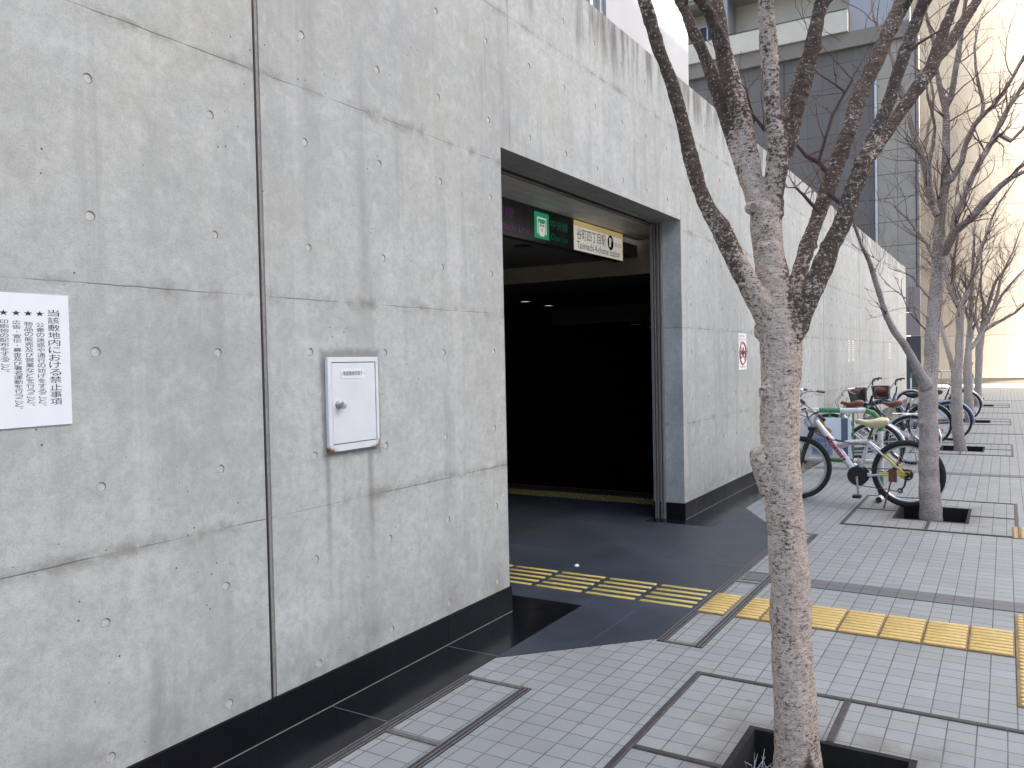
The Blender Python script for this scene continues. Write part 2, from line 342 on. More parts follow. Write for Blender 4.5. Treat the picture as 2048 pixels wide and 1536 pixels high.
M = {}
M['conc'] = concrete('wall concrete')
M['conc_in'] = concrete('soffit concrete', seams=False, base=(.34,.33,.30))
M['plug'] = paint('tie hole mortar', (.50,.49,.45), .85, var=.2, sc=45)
M['plug_rim'] = paint('tie hole rim', (.40,.395,.37), .9, var=.25, sc=60)
M['seal'] = paint('joint sealant', (.27,.25,.225), .7, var=.22, sc=30)
M['dark'] = paint('dark gap', (.02,.02,.021), .6)
M['polish'] = granite('polished black granite', (.006,.007,.0095), .15, .32, .5)
M['plinth'] = granite('plinth granite', (.005,.0055,.008), .42, .16, .5)
M['honed'] = granite('honed dark granite', (.032,.0405,.052), .46, .45, .45)
M['joint'] = paint('grey joint', (.22,.22,.21), .8); M['joint_dk'] = paint('dark floor joint', (.075,.08,.088), .7)
M['tile'] = tiles('plaza tile', 5.40, -3.005)
M['band'] = tiles('dark band tile', 5.40, -3.005, base=(.15,.148,.15), grout=(.09,.09,.09))
M['yellow'] = paint('yellow tactile base', (.25,.165,.065), .75, var=.2, sc=20, dirt=(.15,.11,.06)); M['yellow_top'] = paint('yellow tactile rib', (.62,.44,.145), .55, var=.12, sc=24)
M['yellow_bar'] = paint('yellow tactile resin', (.52,.42,.12), .5, var=.14, sc=20)
M['steel_dk'] = paint('weathered steel edge', (.075,.066,.062), .55, .5, var=.35, sc=30)
M['steel_md'] = paint('drain steel', (.19,.18,.175), .45, .6, var=.25, sc=40)
M['ss'] = paint('stainless steel', (.33,.30,.265), .48, .45, var=.06, sc=3)
M['soil'] = paint('dark soil', (.014,.012,.010), 1.0, var=.5, sc=18)
M['pit'] = paint('pit wall', (.008,.0075,.007), .9, var=.3, sc=10)
M['white_sign'] = paint('white sign enamel', (.78,.80,.83), .35, var=.02, sc=5)
M['ink'] = paint('black ink', (.025,.022,.03), .5)
M['red_ink'] = paint('red ink', (.55,.045,.05), .5)
M['box'] = enamel_rust('meter box enamel'); M['label'] = paint('label plate', (.74,.76,.78), .4, var=.04)
M['ceil'] = paint('aluminium ceiling slat', (.66,.62,.55), .5, .1, var=.08, sc=4)
M['ceil_dk'] = paint('brown ceiling', (.23,.20,.165), .7, var=.12, sc=3)
M['bulk'] = paint('bulkhead paint', (.52,.44,.30), .65, var=.10, sc=3)
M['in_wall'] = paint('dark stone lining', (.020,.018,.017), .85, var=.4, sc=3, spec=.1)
M['stair'] = granite('stair granite', (.016,.017,.020), .5, .4, .4)
M['nosing'] = paint('red nosing', (.33,.02,.025), .6)
M['sign_blk'] = paint('black sign face', (.020,.019,.020), .4, var=.05, sc=3)
M['sign_wht'] = glow('lit sign face', (.66,.64,.60), (1.0,.93,.82), .055)
M['sign_yel'] = glow('aged sign edge', (.55,.42,.16), (1.0,.78,.36), .04)
M['green'] = glow('green line plate', (.02,.26,.14), (.02,.55,.28), .035)
M['green_tx'] = glow('green lettering', (.03,.22,.13), (.02,.5,.25), .008)
M['purple_tx'] = glow('purple lettering', (.16,.03,.20), (.45,.05,.5), .010)
M['lamp'] = glow('downlight glass', (.8,.75,.6), (1.0,.86,.58), .22)
M['white_pan'] = paint('white metal panel', (.30,.305,.312), .4, var=.02, sc=.6)
M['glass'] = paint('window glass', (.10,.12,.14), .06, 0, var=.05, spec=.8)
M['dk_glass'] = paint('dark window glass', (.03,.032,.035), .25, 0, var=.05, spec=.4); M['alu'] = paint('aluminium frame', (.50,.52,.54), .35, .7, var=.06)
M['dk_frame'] = paint('dark window frame', (.06,.06,.062), .5)
M['beige_par'] = paint('cream parapet', (.52,.475,.38), .7, var=.06, sc=1.2)
M['soffit'] = paint('balcony soffit', (.36,.325,.255), .8, var=.07, sc=1.0)
M['beam'] = paint('brown beam', (.20,.172,.140), .7, var=.12, sc=2)
M['grey_tile'] = None
M['offc'] = paint('shaded facade', (.42,.42,.42), .8, var=.1, sc=.4)
M['rubber'] = paint('tyre rubber', (.018,.018,.019), .8, var=.3, sc=40)
M['chrome'] = paint('chrome', (.72,.73,.75), .16, 1.0, var=.05, sc=12)
M['alloy'] = paint('brushed alloy', (.48,.48,.48), .38, .9, var=.12, sc=18)
M['blk_pl'] = paint('black plastic', (.018,.018,.020), .42, var=.2)
M['silver'] = paint('silver white frame paint', (.62,.615,.60), .28, .15, var=.05, sc=9)
M['bk_yel'] = paint('yellow frame paint', (.60,.47,.10), .35, var=.1)
M['cream'] = paint('cream saddle vinyl', (.70,.62,.36), .45, var=.08)
M['brown'] = paint('brown saddle leather', (.165,.062,.045), .5, var=.16)
M['bk_red'] = paint('red decal', (.36,.02,.045), .35, var=.08)
M['bk_blue'] = paint('blue frame paint', (.20,.30,.42), .25, .45, var=.1)
M['bk_dark'] = paint('dark frame paint', (.035,.038,.045), .3, .3, var=.1)
M['bk_grey'] = paint('grey frame paint', (.42,.43,.44), .3, .5, var=.1)
M['rusty'] = paint('rusty steel', (.17,.075,.04), .8, .2, var=.4, sc=30)
M['bar_grn'] = paint('green barrier paint', (.055,.22,.075), .45, var=.18, sc=20, dirt=(.16,.09,.05))
M['bar_wht'] = paint('white barrier paint', (.66,.66,.62), .45, var=.08, sc=20, dirt=(.42,.36,.28))
M['navy'] = paint('navy stripe', (.10,.12,.19), .5, var=.1); M['orange'] = paint('faded orange print', (.52,.27,.10), .6, var=.12)
M['pblue'] = paint('pale blue print', (.38,.45,.62), .6, var=.1); M['paper'] = paint('weathered paper', (.66,.64,.60), .7, var=.06)
M['bark1'] = bark('cherry bark', (.102,.080,.066), (.50,.385,.295), 2.0, 3.2, lich=(.70,.595,.50), amt_lo=.70, amt_hi=.50, near=True)
M['bark2'] = bark('grey bark', (.175,.145,.125), (.38,.325,.29), 2.0, 3.6, lich=(.46,.41,.38), amt_lo=.72, amt_hi=.36, band=95)
M['scar'] = paint('healed branch scar', (.22,.165,.125), .9, var=.35, sc=70); M['twig'] = paint('twig bark', (.075,.050,.042), .85, var=.3, sc=20)
M['twig_red'] = paint('red twig bark', (.16,.075,.060), .85, var=.3, sc=20)
M['weed'] = paint('silvery weed', (.36,.39,.40), .6, var=.3, sc=30)

def panel_wall(name, base, py, pz, groove=.014, off=(0,0), tone=.08, gcol=.18, axis='y', stain=None):
    t = NT(name); x, y, z = t.sep(); a = y if axis == 'y' else x
    ua = t.math('DIVIDE', t.math('SUBTRACT', a, off[0]), py); uz = t.math('DIVIDE', t.math('SUBTRACT', z, off[1]), pz)
    fa = t.math('FRACT', ua); fz = t.math('FRACT', uz)
    ea = t.math('MULTIPLY', t.math('MINIMUM', fa, t.math('SUBTRACT', 1.0, fa)), py); ez = t.math('MULTIPLY', t.math('MINIMUM', fz, t.math('SUBTRACT', 1.0, fz)), pz)
    g = t.math('MAXIMUM', t.math('MULTIPLY', t.step(ea, groove*.5, groove, 1, 0), .6), t.step(ez, groove*.5, groove*1.1, 1, 0))
    c = t.N('ShaderNodeCombineXYZ'); t.L(t.math('FLOOR', ua), c.inputs[0]); t.L(t.math('FLOOR', uz), c.inputs[1])
    w = t.N('ShaderNodeTexWhiteNoise', noise_dimensions='2D'); t.L(c.outputs[0], w.inputs['Vector'])
    col = t.ramp(w.outputs['Value'], [(0, tuple(q*(1-tone) for q in base)), (1, tuple(q*(1+tone) for q in base))])
    n = t.noise(.7, 6, .65); col = t.mix(t.ramp(n, [(.36, .35), (.64, 0)]), col, tuple(q*.72 for q in base))
    if stain:
        s_ = t.noise(2.2, 5, .6, t.map((1,1,.25))); col = t.mix(t.ramp(s_, [(.56, 0), (.74, .5)]), col, stain)
    col = t.mix(t.math('MULTIPLY', g, .85), col, tuple(q*gcol for q in base))
    t.bump(t.math('SUBTRACT', t.math('MULTIPLY', t.noise(40, 3), .1), g), .4, .01)
    return t.done(col, .8, 0, .15)
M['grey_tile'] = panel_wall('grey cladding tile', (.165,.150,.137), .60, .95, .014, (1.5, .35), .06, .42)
M['beige_clad'] = panel_wall('beige cladding', (.36,.325,.27), .72, .95, .016, (1.45, .35), .05, .2, stain=(.26,.23,.22))
M['beige_conc'] = panel_wall('beige concrete', (.35,.32,.27), 2.6, 2.35, .018, (-2.9, .30), .04, .35, stain=(.30,.275,.235))
M['pink'] = paint('pinkish stone panel', (.27,.215,.20), .6, var=.06, sc=2)

# ------------------------------------------------------------------ the ground and the floors
PITS = [3.37, 9.89, 16.82, 23.55, 30.65]; PY = -2.28; HX, HY = .425, .325; TX, TY = .985, .79
def plaza():
    m = MB(); xs = sorted([-60, 160] + [v for c in PITS for v in (c-HX, c+HX)]); ys = [-120, PY-HY, PY+HY, 60]
    # split so the door carpet and stair well stay open below street level
    xs = sorted(set(xs + [9.95, 20.4])); ys = sorted(set(ys + [.45, 5.2]))
    for i in range(len(xs)-1):
        for j in range(len(ys)-1):
            x0, x1, y0, y1 = xs[i], xs[i+1], ys[j], ys[j+1]; cx = (x0+x1)/2; cy = (y0+y1)/2
            if any(abs(cx-c) < HX for c in PITS) and abs(cy-PY) < HY: continue
            if 9.95 < cx < 20.4 and .45 < cy < 5.2: continue
            m.quad((x0,y0,0),(x1,y0,0),(x1,y1,0),(x0,y1,0))
    setp(m.build('plaza_ground', M['tile']), kind='structure')
    for k in range(5):
        b = MB(); x0 = 6.36 + 6.84*k - (0 if k else 0)
        b.box((x0, -40, .0005), (x0+.24, -1.40 if k == 0 else -.41, .004)); 
        if k == 0: b.box((x0, -1.345, .0005), (x0+.24, -1.175, .004))
        setp(b.build('paving_band', M['band']), kind='structure')
plaza()
def soil_pit(c):
    m = MB(); d = -.24; x0, x1, y0, y1 = c-HX, c+HX, PY-HY, PY+HY
    n = 10
    vs = [(x0+(x1-x0)*i/n, y0+(y1-y0)*j/n, d + .05*mnoise.noise(Vector((c+i*.5, j*.5, 0)))) for j in range(n+1) for i in range(n+1)]
    m.add(vs, [(j*(n+1)+i, j*(n+1)+i+1, (j+1)*(n+1)+i+1, (j+1)*(n+1)+i) for j in range(n) for i in range(n)])
    setp(m.build('soil', M['soil'], smooth=True), kind='structure')
for c in PITS: soil_pit(c)

f = MB()
f.poly([(4.02,-.385),(4.80,-1.13),(8.08,-1.13),(9.42,-.385),(8.20,-.385),(8.20,.351),(5.17,.351),(5.17,-.385)], .0005, .004)
f.box((3.0,.352,.0005),(9.90,5.20,.004))
for (x0, y0, x1, y1) in ((4.5,-.76,8.5,-.757),(5.17,-.386,8.2,-.383),(6.685,-1.12,6.688,5.1),(5.2,1.2,9.85,1.203),(7.9,.5,7.903,5.1)):
    f.box((x0,y0,.004),(x1,y1,.0046),1)
setp(f.build('entrance_floor', [M['honed'], M['joint_dk']]), kind='structure')
f = MB()
def strip(xa, xb, ya=-.385, yb=0.0): f.box((xa, ya, .0005), (xb, yb, .005))
xx = -4.96
while xx < 4.0: strip(xx+.0015, xx+.9985); xx += 1.0
strip(4.0415, 5.168); f.box((4.83,.0,.0005),(5.168,.350,.005)); f.box((8.202,.0,.0005),(8.45,.350,.005)); strip(8.202, 9.419)
xx = 9.42
while xx < 31.4: strip(xx+.0015, xx+.9985); xx += 1.0
for k in range(9): f.box((-4.96+k-.0015+1, -.385, .0004), (-4.96+k+1.0015, 0, .0048), 1)
setp(f.build('granite_border', [M['polish'], M['joint']]), kind='structure')

# stairs going down behind the wall
st = MB(); x0, z0 = 9.95, 0.0
for k in range(24):
    st.box((x0+.40*k, .46, -5.0), (x0+.40*(k+1), 5.19, z0-.168*(k+1)))
setp(st.build('stairs', M['stair']), kind='structure')
st = MB(); st.box((9.90,.46,-.3),(9.948,5.19,.006)); setp(st.build('stair_nosing', M['nosing']), 'red edge strip along the head of the dark stairs', 'edge strip')

# ------------------------------------------------------------------ the concrete wall
DX0, DX1, DZ, TOP, TH = 4.82, 8.45, 3.215, 4.72, .35
def wall():
    m = MB(); holes = []
    rows = [2.8486 - .5197*r for r in range(-3, 6)]
    cols = [1.8505 + .56395*k for k in range(-12, 12)] + [8.74 + .567*j for j in range(40)]
    cols = [c for c in cols if c < 31.35 and not (8.06 < c < 8.4)]
    grooves = [(2.660, 2.696), (16.42, 16.445), (20.85, 20.875), (25.28, 25.305)]
    xb = {-5.4, 31.5, DX0, DX1} | {round((cols[i]+cols[i+1])/2, 4) for i in range(len(cols)-1)} | {v for g in grooves for v in g}
    zb = {.18, TOP, DZ} | {round((rows[i]+rows[i+1])/2, 4) for i in range(len(rows)-1)}
    xb = sorted(xb); zb = sorted(zb); rng = random.Random(5)
    # drop break lines that fall almost on top of each other
    xs = [xb[0]]
    for v in xb[1:]:
        keep = v in (DX0, DX1, 31.5) or any(v in g for g in grooves)
        if v - xs[-1] < .02 and not keep: continue
        xs.append(v)
    NS = 16; r = .021
    for i in range(len(xs)-1):
        for j in range(len(zb)-1):
            a, b, c, d = xs[i], xs[i+1], zb[j], zb[j+1]; mx = (a+b)/2; mz = (c+d)/2
            if DX0 < mx < DX1 and mz < DZ: continue
            g = [q for q in grooves if q[0]-1e-6 <= a and b <= q[1]+1e-6]
            if g:
                dp = .016; m.quad((a,dp,c),(b,dp,c),(b,dp,d),(a,dp,d)); m.quad((a,0,c),(a,dp,c),(a,dp,d),(a,0,d)); m.quad((b,dp,c),(b,0,c),(b,0,d),(b,dp,d)); continue
            h = [(x, z) for x in cols for z in rows if a+.05 < x < b-.05 and c+.05 < z < d-.05 and not (1.2 < x < 1.74 and 1.55 < z < 2.0)]
            if not h: m.quad((a,0,c),(b,0,c),(b,0,d),(a,0,d)); continue
            hx, hz = h[0]; hx += rng.uniform(-.008,.008); hz += rng.uniform(-.006,.006); rr = r*rng.uniform(.92,1.06); holes.append((hx, hz))
            cor = [(b,0,c),(b,0,d),(a,0,d),(a,0,c)]
            ci = [(hx+rr*math.cos(2*math.pi*k/NS - math.pi/4), 0, hz+rr*math.sin(2*math.pi*k/NS - math.pi/4)) for k in range(NS)]
            dp = .007
            cb = [(hx+(p[0]-hx)*.9, dp, hz+(p[2]-hz)*.9) for p in ci]
            cc = [(hx+(p[0]-hx)*.80, dp-.0025, hz+(p[2]-hz)*.80) for p in ci]
            m.add(cor + ci, [(q, (q+1)%4, *[4+(4*q+4-k)%NS for k in range(0,5)]) for q in range(4)])
            base = len(m.v); m.add(ci + cb + cc, [(k, NS+k, NS+(k+1)%NS, (k+1)%NS)[::-1] for k in range(NS)], 2)
            m.add(cb + cc, [(k, (k+1)%NS, NS+(k+1)%NS, NS+k) for k in range(NS)], 2)
            m.add(cc, [tuple(range(NS))], 1)
    # reveals, lintel soffit, coping, back and ends
    m.quad((DX0,0,.18),(DX0,0,DZ),(DX0,TH,DZ),(DX0,TH,.18)); m.quad((DX1,TH,.18),(DX1,TH,DZ),(DX1,0,DZ),(DX1,0,.18))
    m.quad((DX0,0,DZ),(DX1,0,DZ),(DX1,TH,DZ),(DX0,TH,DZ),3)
    m.quad((-5.4,0,TOP),(31.5,0,TOP),(31.5,TH,TOP),(-5.4,TH,TOP))
    for a, b, c in ((-5.4,DX0,0),(DX0,DX1,DZ),(DX1,31.5,0)): m.quad((b,TH,c),(a,TH,c),(a,TH,TOP),(b,TH,TOP))
    m.quad((31.5,0,0),(31.5,TH,0),(31.5,TH,TOP),(31.5,0,TOP)); m.quad((-5.4,TH,0),(-5.4,0,0),(-5.4,0,TOP),(-5.4,TH,TOP))
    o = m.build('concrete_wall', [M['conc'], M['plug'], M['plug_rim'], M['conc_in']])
    setp(o, 'long grey fair-faced concrete wall with rows of tie holes and a subway doorway', 'wall')
    p = MB(); y0, y1 = -.012, .03
    def run(xa, xb, ph, step=.5):
        q = [xa] + [ph+step*k for k in range(-40, 90) if xa+.03 < ph+step*k < xb-.03] + [xb]
        for a, b in zip(q, q[1:]): p.box((a+.0012, y0, .004), (b-.0012, y1, .178))
    run(-5.4, DX0+.012, .07); run(DX1-.012, 31.5, .38)
    p.box((DX0-.02, y1+.002, .004), (DX0+.012, TH, .178)); p.box((DX1-.012, y1+.002, .004), (DX1+.02, TH, .178))
    p.box((-5.4,y0+.003,.003),(DX0+.008,y1-.001,.1765),1); p.box((DX1-.008,y0+.003,.003),(31.5,y1-.001,.1765),1); p.box((-5.4,y0-.004,.0045),(DX0+.008,y0-.0004,.0075),1); p.box((DX1-.008,y0-.004,.0045),(31.4,y0-.0004,.0075),1)
    p.build('plinth', [M['plinth'], M['joint']], o)
    s = MB(); s.tube([(2.673,.011,z,.0085) for z in (.18, 1.2, 2.4, 2.99)], 6); s.tube([(2.6715,.0095,z,.0085) for z in (2.99, 3.9, TOP)], 6)
    s.build('joint_backer', M['dark'], o)
    s = MB(); s.box((2.678,.006,.18),(2.6955,.0155,TOP)); s.build('joint_sealant', M['seal'], o)
    s = MB()
    for a, b in ((16.42,16.445),(20.85,20.875),(25.28,25.305)): s.box((a+.001,.008,.18),(b-.001,.0155,TOP))
    s.build('joint_sealant', M['dark'], o)
    return o
WALL = wall()

# ------------------------------------------------------------------ the subway entrance behind the doorway
e = thing('station_entrance', (6.6, .5, 0), 'dark lobby of the subway entrance seen through the doorway', 'entrance')
inv = Matrix.Translation((-6.6, -.5, 0))
q = MB()
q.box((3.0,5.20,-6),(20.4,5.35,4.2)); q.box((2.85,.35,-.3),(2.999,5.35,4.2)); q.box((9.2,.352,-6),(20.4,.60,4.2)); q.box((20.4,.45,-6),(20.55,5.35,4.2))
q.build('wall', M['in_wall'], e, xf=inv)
q = MB()
for k in range(5): q.box((3.0,.352+.129*k,3.262),(9.9,.352+.129*k+.124,3.29))
q.box((3.0,.35,3.291),(9.9,1.0,3.34)); q.build('slat_ceiling', M['ceil'], e, xf=inv)
q = MB(); q.box((3.0,1.09,3.05),(9.9,5.2,3.2)); q.box((3.0,1.0,3.262),(9.9,1.089,3.34)); q.box((9.96,.6,3.032),(10.06,5.2,4.0))
q.box((9.951,.6,2.842),(15.2,5.2,3.03)); q.box((15.2,.6,2.495),(20.4,5.2,3.03))
q.build('ceiling', M['ceil_dk'], e, xf=inv)
q = MB(); q.box((9.9,.6,2.835),(9.95,5.2,3.049)); q.build('bulkhead', M['bulk'], e, xf=inv)
q = MB(); q.lathe((8.028,1.70,3.049),(0,0,-1),[(0,.11),(.006,.105),(.007,.06)],24); q.build('ceiling_speaker', M['dark'], e, xf=inv)
q = MB(); q.box((DX0+.01,.24,3.19),(DX1-.03,.262,3.212)); q.box((DX0+.01,.325,3.185),(DX1-.03,.347,3.212)); q.box((DX0+.01,.264,3.20),(DX1-.03,.323,3.212),1)
q.build('shutter_slot', [M['beam'], M['dark']], e, xf=inv)
LBL = ['small round downlight on the lobby ceiling, farthest left of the four','small round downlight on the lobby ceiling, second from the left','small round downlight on the lobby ceiling, third from the left','small round downlight on the lobby ceiling, rightmost beside the shutter rail']
for lb, (x, y, z) in zip(LBL, [[12.95, 4.54, 2.84], [14.23, 4.75, 2.84], [16.31, 3.77, 2.49], [17.88, 4.07, 2.49]]):
    q = MB(); q.ring((x,y,z-.002),(0,0,1),.105,.012,24,6,1); q.disc((x,y,z-.004),(0,0,-1),.095,20,0)
    setp(q.build('downlight', [M['lamp'], M['alu']]), lb, 'ceiling light', 'downlights in the subway lobby')
h = MB(); h.tube([(11.2,5.08,.84,.024),(13.1,5.08,.03+.02,.024),(15.9,5.08,-1.13,.024),(19.5,5.08,-2.62,.024)], 8)
for k in range(5): h.cyl((11.6+1.6*k,5.08,.66-.67*k),(11.6+1.6*k,5.2,.60-.67*k),.010)
setp(h.build('handrail', M['steel_dk']), 'dark handrail sloping down the back wall beside the subway stairs', 'handrail')
r = thing('shutter_rail', (DX1, .26, 0), 'pair of stainless shutter guide rails standing in the right jamb', 'shutter rail')
for y in (.205, .275):
    q = MB(); q.box((-.050,y-.26,.005),(-.002,y-.26+.013,3.2)); q.box((-.050,y-.26+.028,.005),(-.002,y-.26+.041,3.2)); q.box((-.014,y-.26+.0131,.005),(-.002,y-.26+.0279,3.2))
    q.build('guide_rail', M['ss'], r)

# overhead station sign
SG = thing('station_sign', (7.5, 1.0, 3.09), 'long hanging station sign, white end lit and black end with green train plate', 'sign')
sx = lambda x: x - 7.5
q = MB(); q.box((-2.6,.0,-.16),(1.70,.085,.165)); q.box((-2.6,.005,-.172),(1.70,.08,-.1605)); q.build('sign_box', M['sign_blk'], SG)
q = MB(); q.box((sx(7.91),-.004,-.158),(sx(9.195),.0865,.100)); q.build('white_panel', M['sign_wht'], SG)
q = MB(); q.box((sx(7.91),-.0041,.1005),(sx(9.195),.0866,.163)); q.box((sx(9.1955),-.004,-.158),(sx(9.215),.0865,.163)); q.build('yellowed_edge', M['sign_yel'], SG)
q = MB(); U, V = (1,0,0), (0,0,1); O_ = (0,0,0)
put_text(q,'谷町四丁目駅',O_,U,V,sx(7.975),sx(8.72),-.035,.088,.0055); put_text(q,'Tanimachi 4-chome Station',O_,U,V,sx(7.975),sx(9.11),-.135,-.055,.0055)
put_text(q,'出入口',O_,U,V,sx(8.98),sx(9.165),-.010,.040,.0055); q.disc((sx(8.855),-.006,.020),(0,-1,0),.085,28); q.build('lettering', M['ink'], SG)
q = MB(); put_text(q,'1',O_,U,V,sx(8.815),sx(8.86),-.030,.075,.0075); put_text(q,'A',O_,U,V,sx(8.872),sx(8.905),.03,.075,.0075); q.build('exit_number', M['sign_wht'], SG)
pl = MB(); pl.box((sx(7.05),-.004,-.130),(sx(7.345),-.0005,.130)); GP = pl.build('line_plate', M['green'], SG)
q = MB(); cx = sx(7.1975)
def arch(w, z0, z1, n=10): return [(cx+w*math.cos(a), z1+w*.8*math.sin(a)) for a in [math.pi*k/n for k in range(n+1)]] + [(cx-w, z0), (cx+w, z0)]
def flat(mb, pts, y, mi=0): mb.add([(x, y, z) for x, z in pts], [tuple(range(len(pts)))[::-1]], mi)
flat(q, [(cx-.095,.082),(cx-.095,-.085),(cx-.078,-.085),(cx-.078,.066),(cx+.078,.066),(cx+.078,-.085),(cx+.095,-.085),(cx+.095,.082)][::-1], -.0045)
flat(q, arch(.066, -.085, .005), -.0046); flat(q, [(cx+s*w, z) for s, w, z in ((-1,.04,-.104),(1,.04,-.104),(1,.05,-.085),(-1,.05,-.085))], -.0046)
q.build('train_emblem', M['sign_wht'], GP)
q = MB(); 
for k in (-1,0,1): flat(q, [(cx+k*.034-.013,-.01),(cx+k*.034+.013,-.01),(cx+k*.034+.013,.012),(cx+k*.034-.013,.012)], -.0049)
flat(q, [(cx+.05*math.cos(a), .02+.042*math.sin(a)) for a in [math.pi*k/8 for k in range(9)]], -.0049); q.ring((cx,-.0049,-.042),(0,1,0),.017,.003,16,4)
q.build('train_windows', M['green'], GP)
q = MB(); put_text(q,'中央線',O_,U,V,sx(7.39),sx(7.77),.0,.095,.0015); put_text(q,'Chuo Line',O_,U,V,sx(7.39),sx(7.77),-.115,-.045,.0015); q.build('lettering', M['green_tx'], SG)
q = MB(); put_text(q,'谷町線',O_,U,V,sx(6.18),sx(6.66),.0,.095,.0015); put_text(q,'Tanimachi Line',O_,U,V,sx(6.18),sx(6.95),-.115,-.045,.0015); q.build('lettering', M['purple_tx'], SG)

# ------------------------------------------------------------------ tactile paving, drains, planting-hole frames
def tactile(name, xa, xb, ya, yb, label, group, dots=False):
    m = MB(); m.bbox((xa,ya,.0006),(xb,yb,.009),.002)
    if dots:
        n = max(2, round((xb-xa)/.06)); k = max(2, round((yb-ya)/.06))
        for i in range(n):
            for j in range(k): m.lathe((xa+(i+.5)*(xb-xa)/n, ya+(j+.5)*(yb-ya)/k, .008),(0,0,1),[(0,.019),(.005,.015),(.0055,.006)],8,1)
    else:
        n = 8; w = (xb-xa)/n
        for i in range(n):
            c = xa+(i+.5)*w; m.bbox((c-.018,ya+.008,.008),(c+.018,yb-.008,.0165),.004,1)
    return setp(m.build(name, [M['yellow'], M['yellow_top']], smooth=True), label, 'tactile tile', group)
TG = 'yellow bar tiles leading to the door'
for ya, yb, lb in ((-1.330,-1.142,'yellow ridged tactile tile next to the dark carpet, left of the slot drain'),(-1.562,-1.402,'narrow yellow ridged tactile tile just right of the slot drain'),
    (-1.802,-1.566,'yellow ridged tactile tile at the left edge of the near trunk'),(-2.042,-1.806,'yellow ridged tactile tile half hidden behind the near trunk'),
    (-2.282,-2.046,'first whole yellow ridged tactile tile right of the near trunk'),(-2.522,-2.286,'second yellow ridged tactile tile right of the near trunk'),
    (-2.762,-2.526,'third yellow ridged tactile tile right of the near trunk'),(-3.002,-2.766,'yellow ridged tactile tile touching the dotted tile at the right edge')):
    tactile('tactile_tile', 5.40, 5.88, ya, yb, lb, TG)
for xa, xb, lb in ((4.65,5.19,'yellow dotted warning tile at the right edge, nearest the camera'),(5.194,5.734,'yellow dotted warning tile at the end of the ridged row'),(5.738,6.28,'yellow dotted warning tile just beyond the ridged row'),(8.87,9.43,'lone yellow dotted warning tile beside the second tree')):
    tactile('warning_tile', xa, xb, -3.56, -3.008, lb, 'yellow dotted tiles at the plaza edge', True)
for k, lb in enumerate(('bar set of yellow guide strips at the outer edge of the carpet','bar set of yellow guide strips, second from the carpet edge','bar set of yellow guide strips in the middle of the carpet row','bar set of yellow guide strips, second from the concrete corner','bar set of yellow guide strips half hidden by the concrete corner')):
    y0 = -1.085+.43*k; t_ = thing('guide_strip', (5.69, y0+.19, .0042), lb, 'tactile strip', 'yellow guide strips on the dark carpet')
    for i in range(5): m = MB(); c = -.216+.108*i; m.bbox((c-.020,-.19,0),(c+.020,.195,.0055),.0025); m.build('bar', M['yellow_bar'], t_, smooth=True)
for k in range(5):
    m = MB(); y0 = .62+.46*k
    m.box((9.155,y0,.0041),(9.555,y0+.459,.0062),1)
    for i in range(6):
        for j in range(7): m.lathe((9.19+.066*i, y0+.033+.066*j, .0060),(0,0,1),[(0,.021),(.005,.016),(.0055,.006)],8)
    o = setp(m.build('warning_dots', [M['yellow_bar'], M['honed']], smooth=True), 'patch of small yellow warning dots along the head of the subway stairs', 'tactile dots', 'yellow dots at the stair head')

def slot_bar(m, a, b, w=.052):
    """three steel ribs with two dark slots"""
    (x0, y0), (x1, y1) = a, b
    if abs(x1-x0) > abs(y1-y0):
        for k in range(3): yy = y0-w/2+k*w/2.35; m.box((x0,yy,.0006),(x1,yy+w*.17,.0075))
        m.box((x0,y0-w/2,.0004),(x1,y0+w/2,.0045),1)
    else:
        m.box((x0-w*.28,y0,.0006),(x0+w*.28,y1,.0065))
def cover(name, x0, x1, y0, y1, label, group, ends):
    m = MB(); slot_bar(m,(x0,y0),(x1,y0)); slot_bar(m,(x0,y1),(x1,y1))
    for xe in ends: slot_bar(m,(xe,y0+.027),(xe,y1-.027))
    o = m.build(name, [M['steel_md'], M['dark']]); return setp(o, label, 'drain cover', group)
DG = 'tiled slot drain covers'
cover('drain_cover', 2.98, 3.715, -.775, -.415, 'tiled drain cover framed by slots, beside the black border left of the carpet', DG, (3.70,))
cover('drain_cover', 2.24, 2.978, -.775, -.415, 'tiled drain cover framed by slots, cut by the bottom edge of the picture', DG, (2.965,))
cover('drain_cover', 4.73, 6.62, -1.372, -1.137, 'narrow tiled drain cover along the carpet edge, crossed by the yellow tiles', DG, (4.745, 6.29, 6.61))
cover('drain_cover', 6.622, 8.30, -1.372, -1.137, 'narrow tiled drain cover along the carpet edge, behind the near trunk', DG, (8.285,))

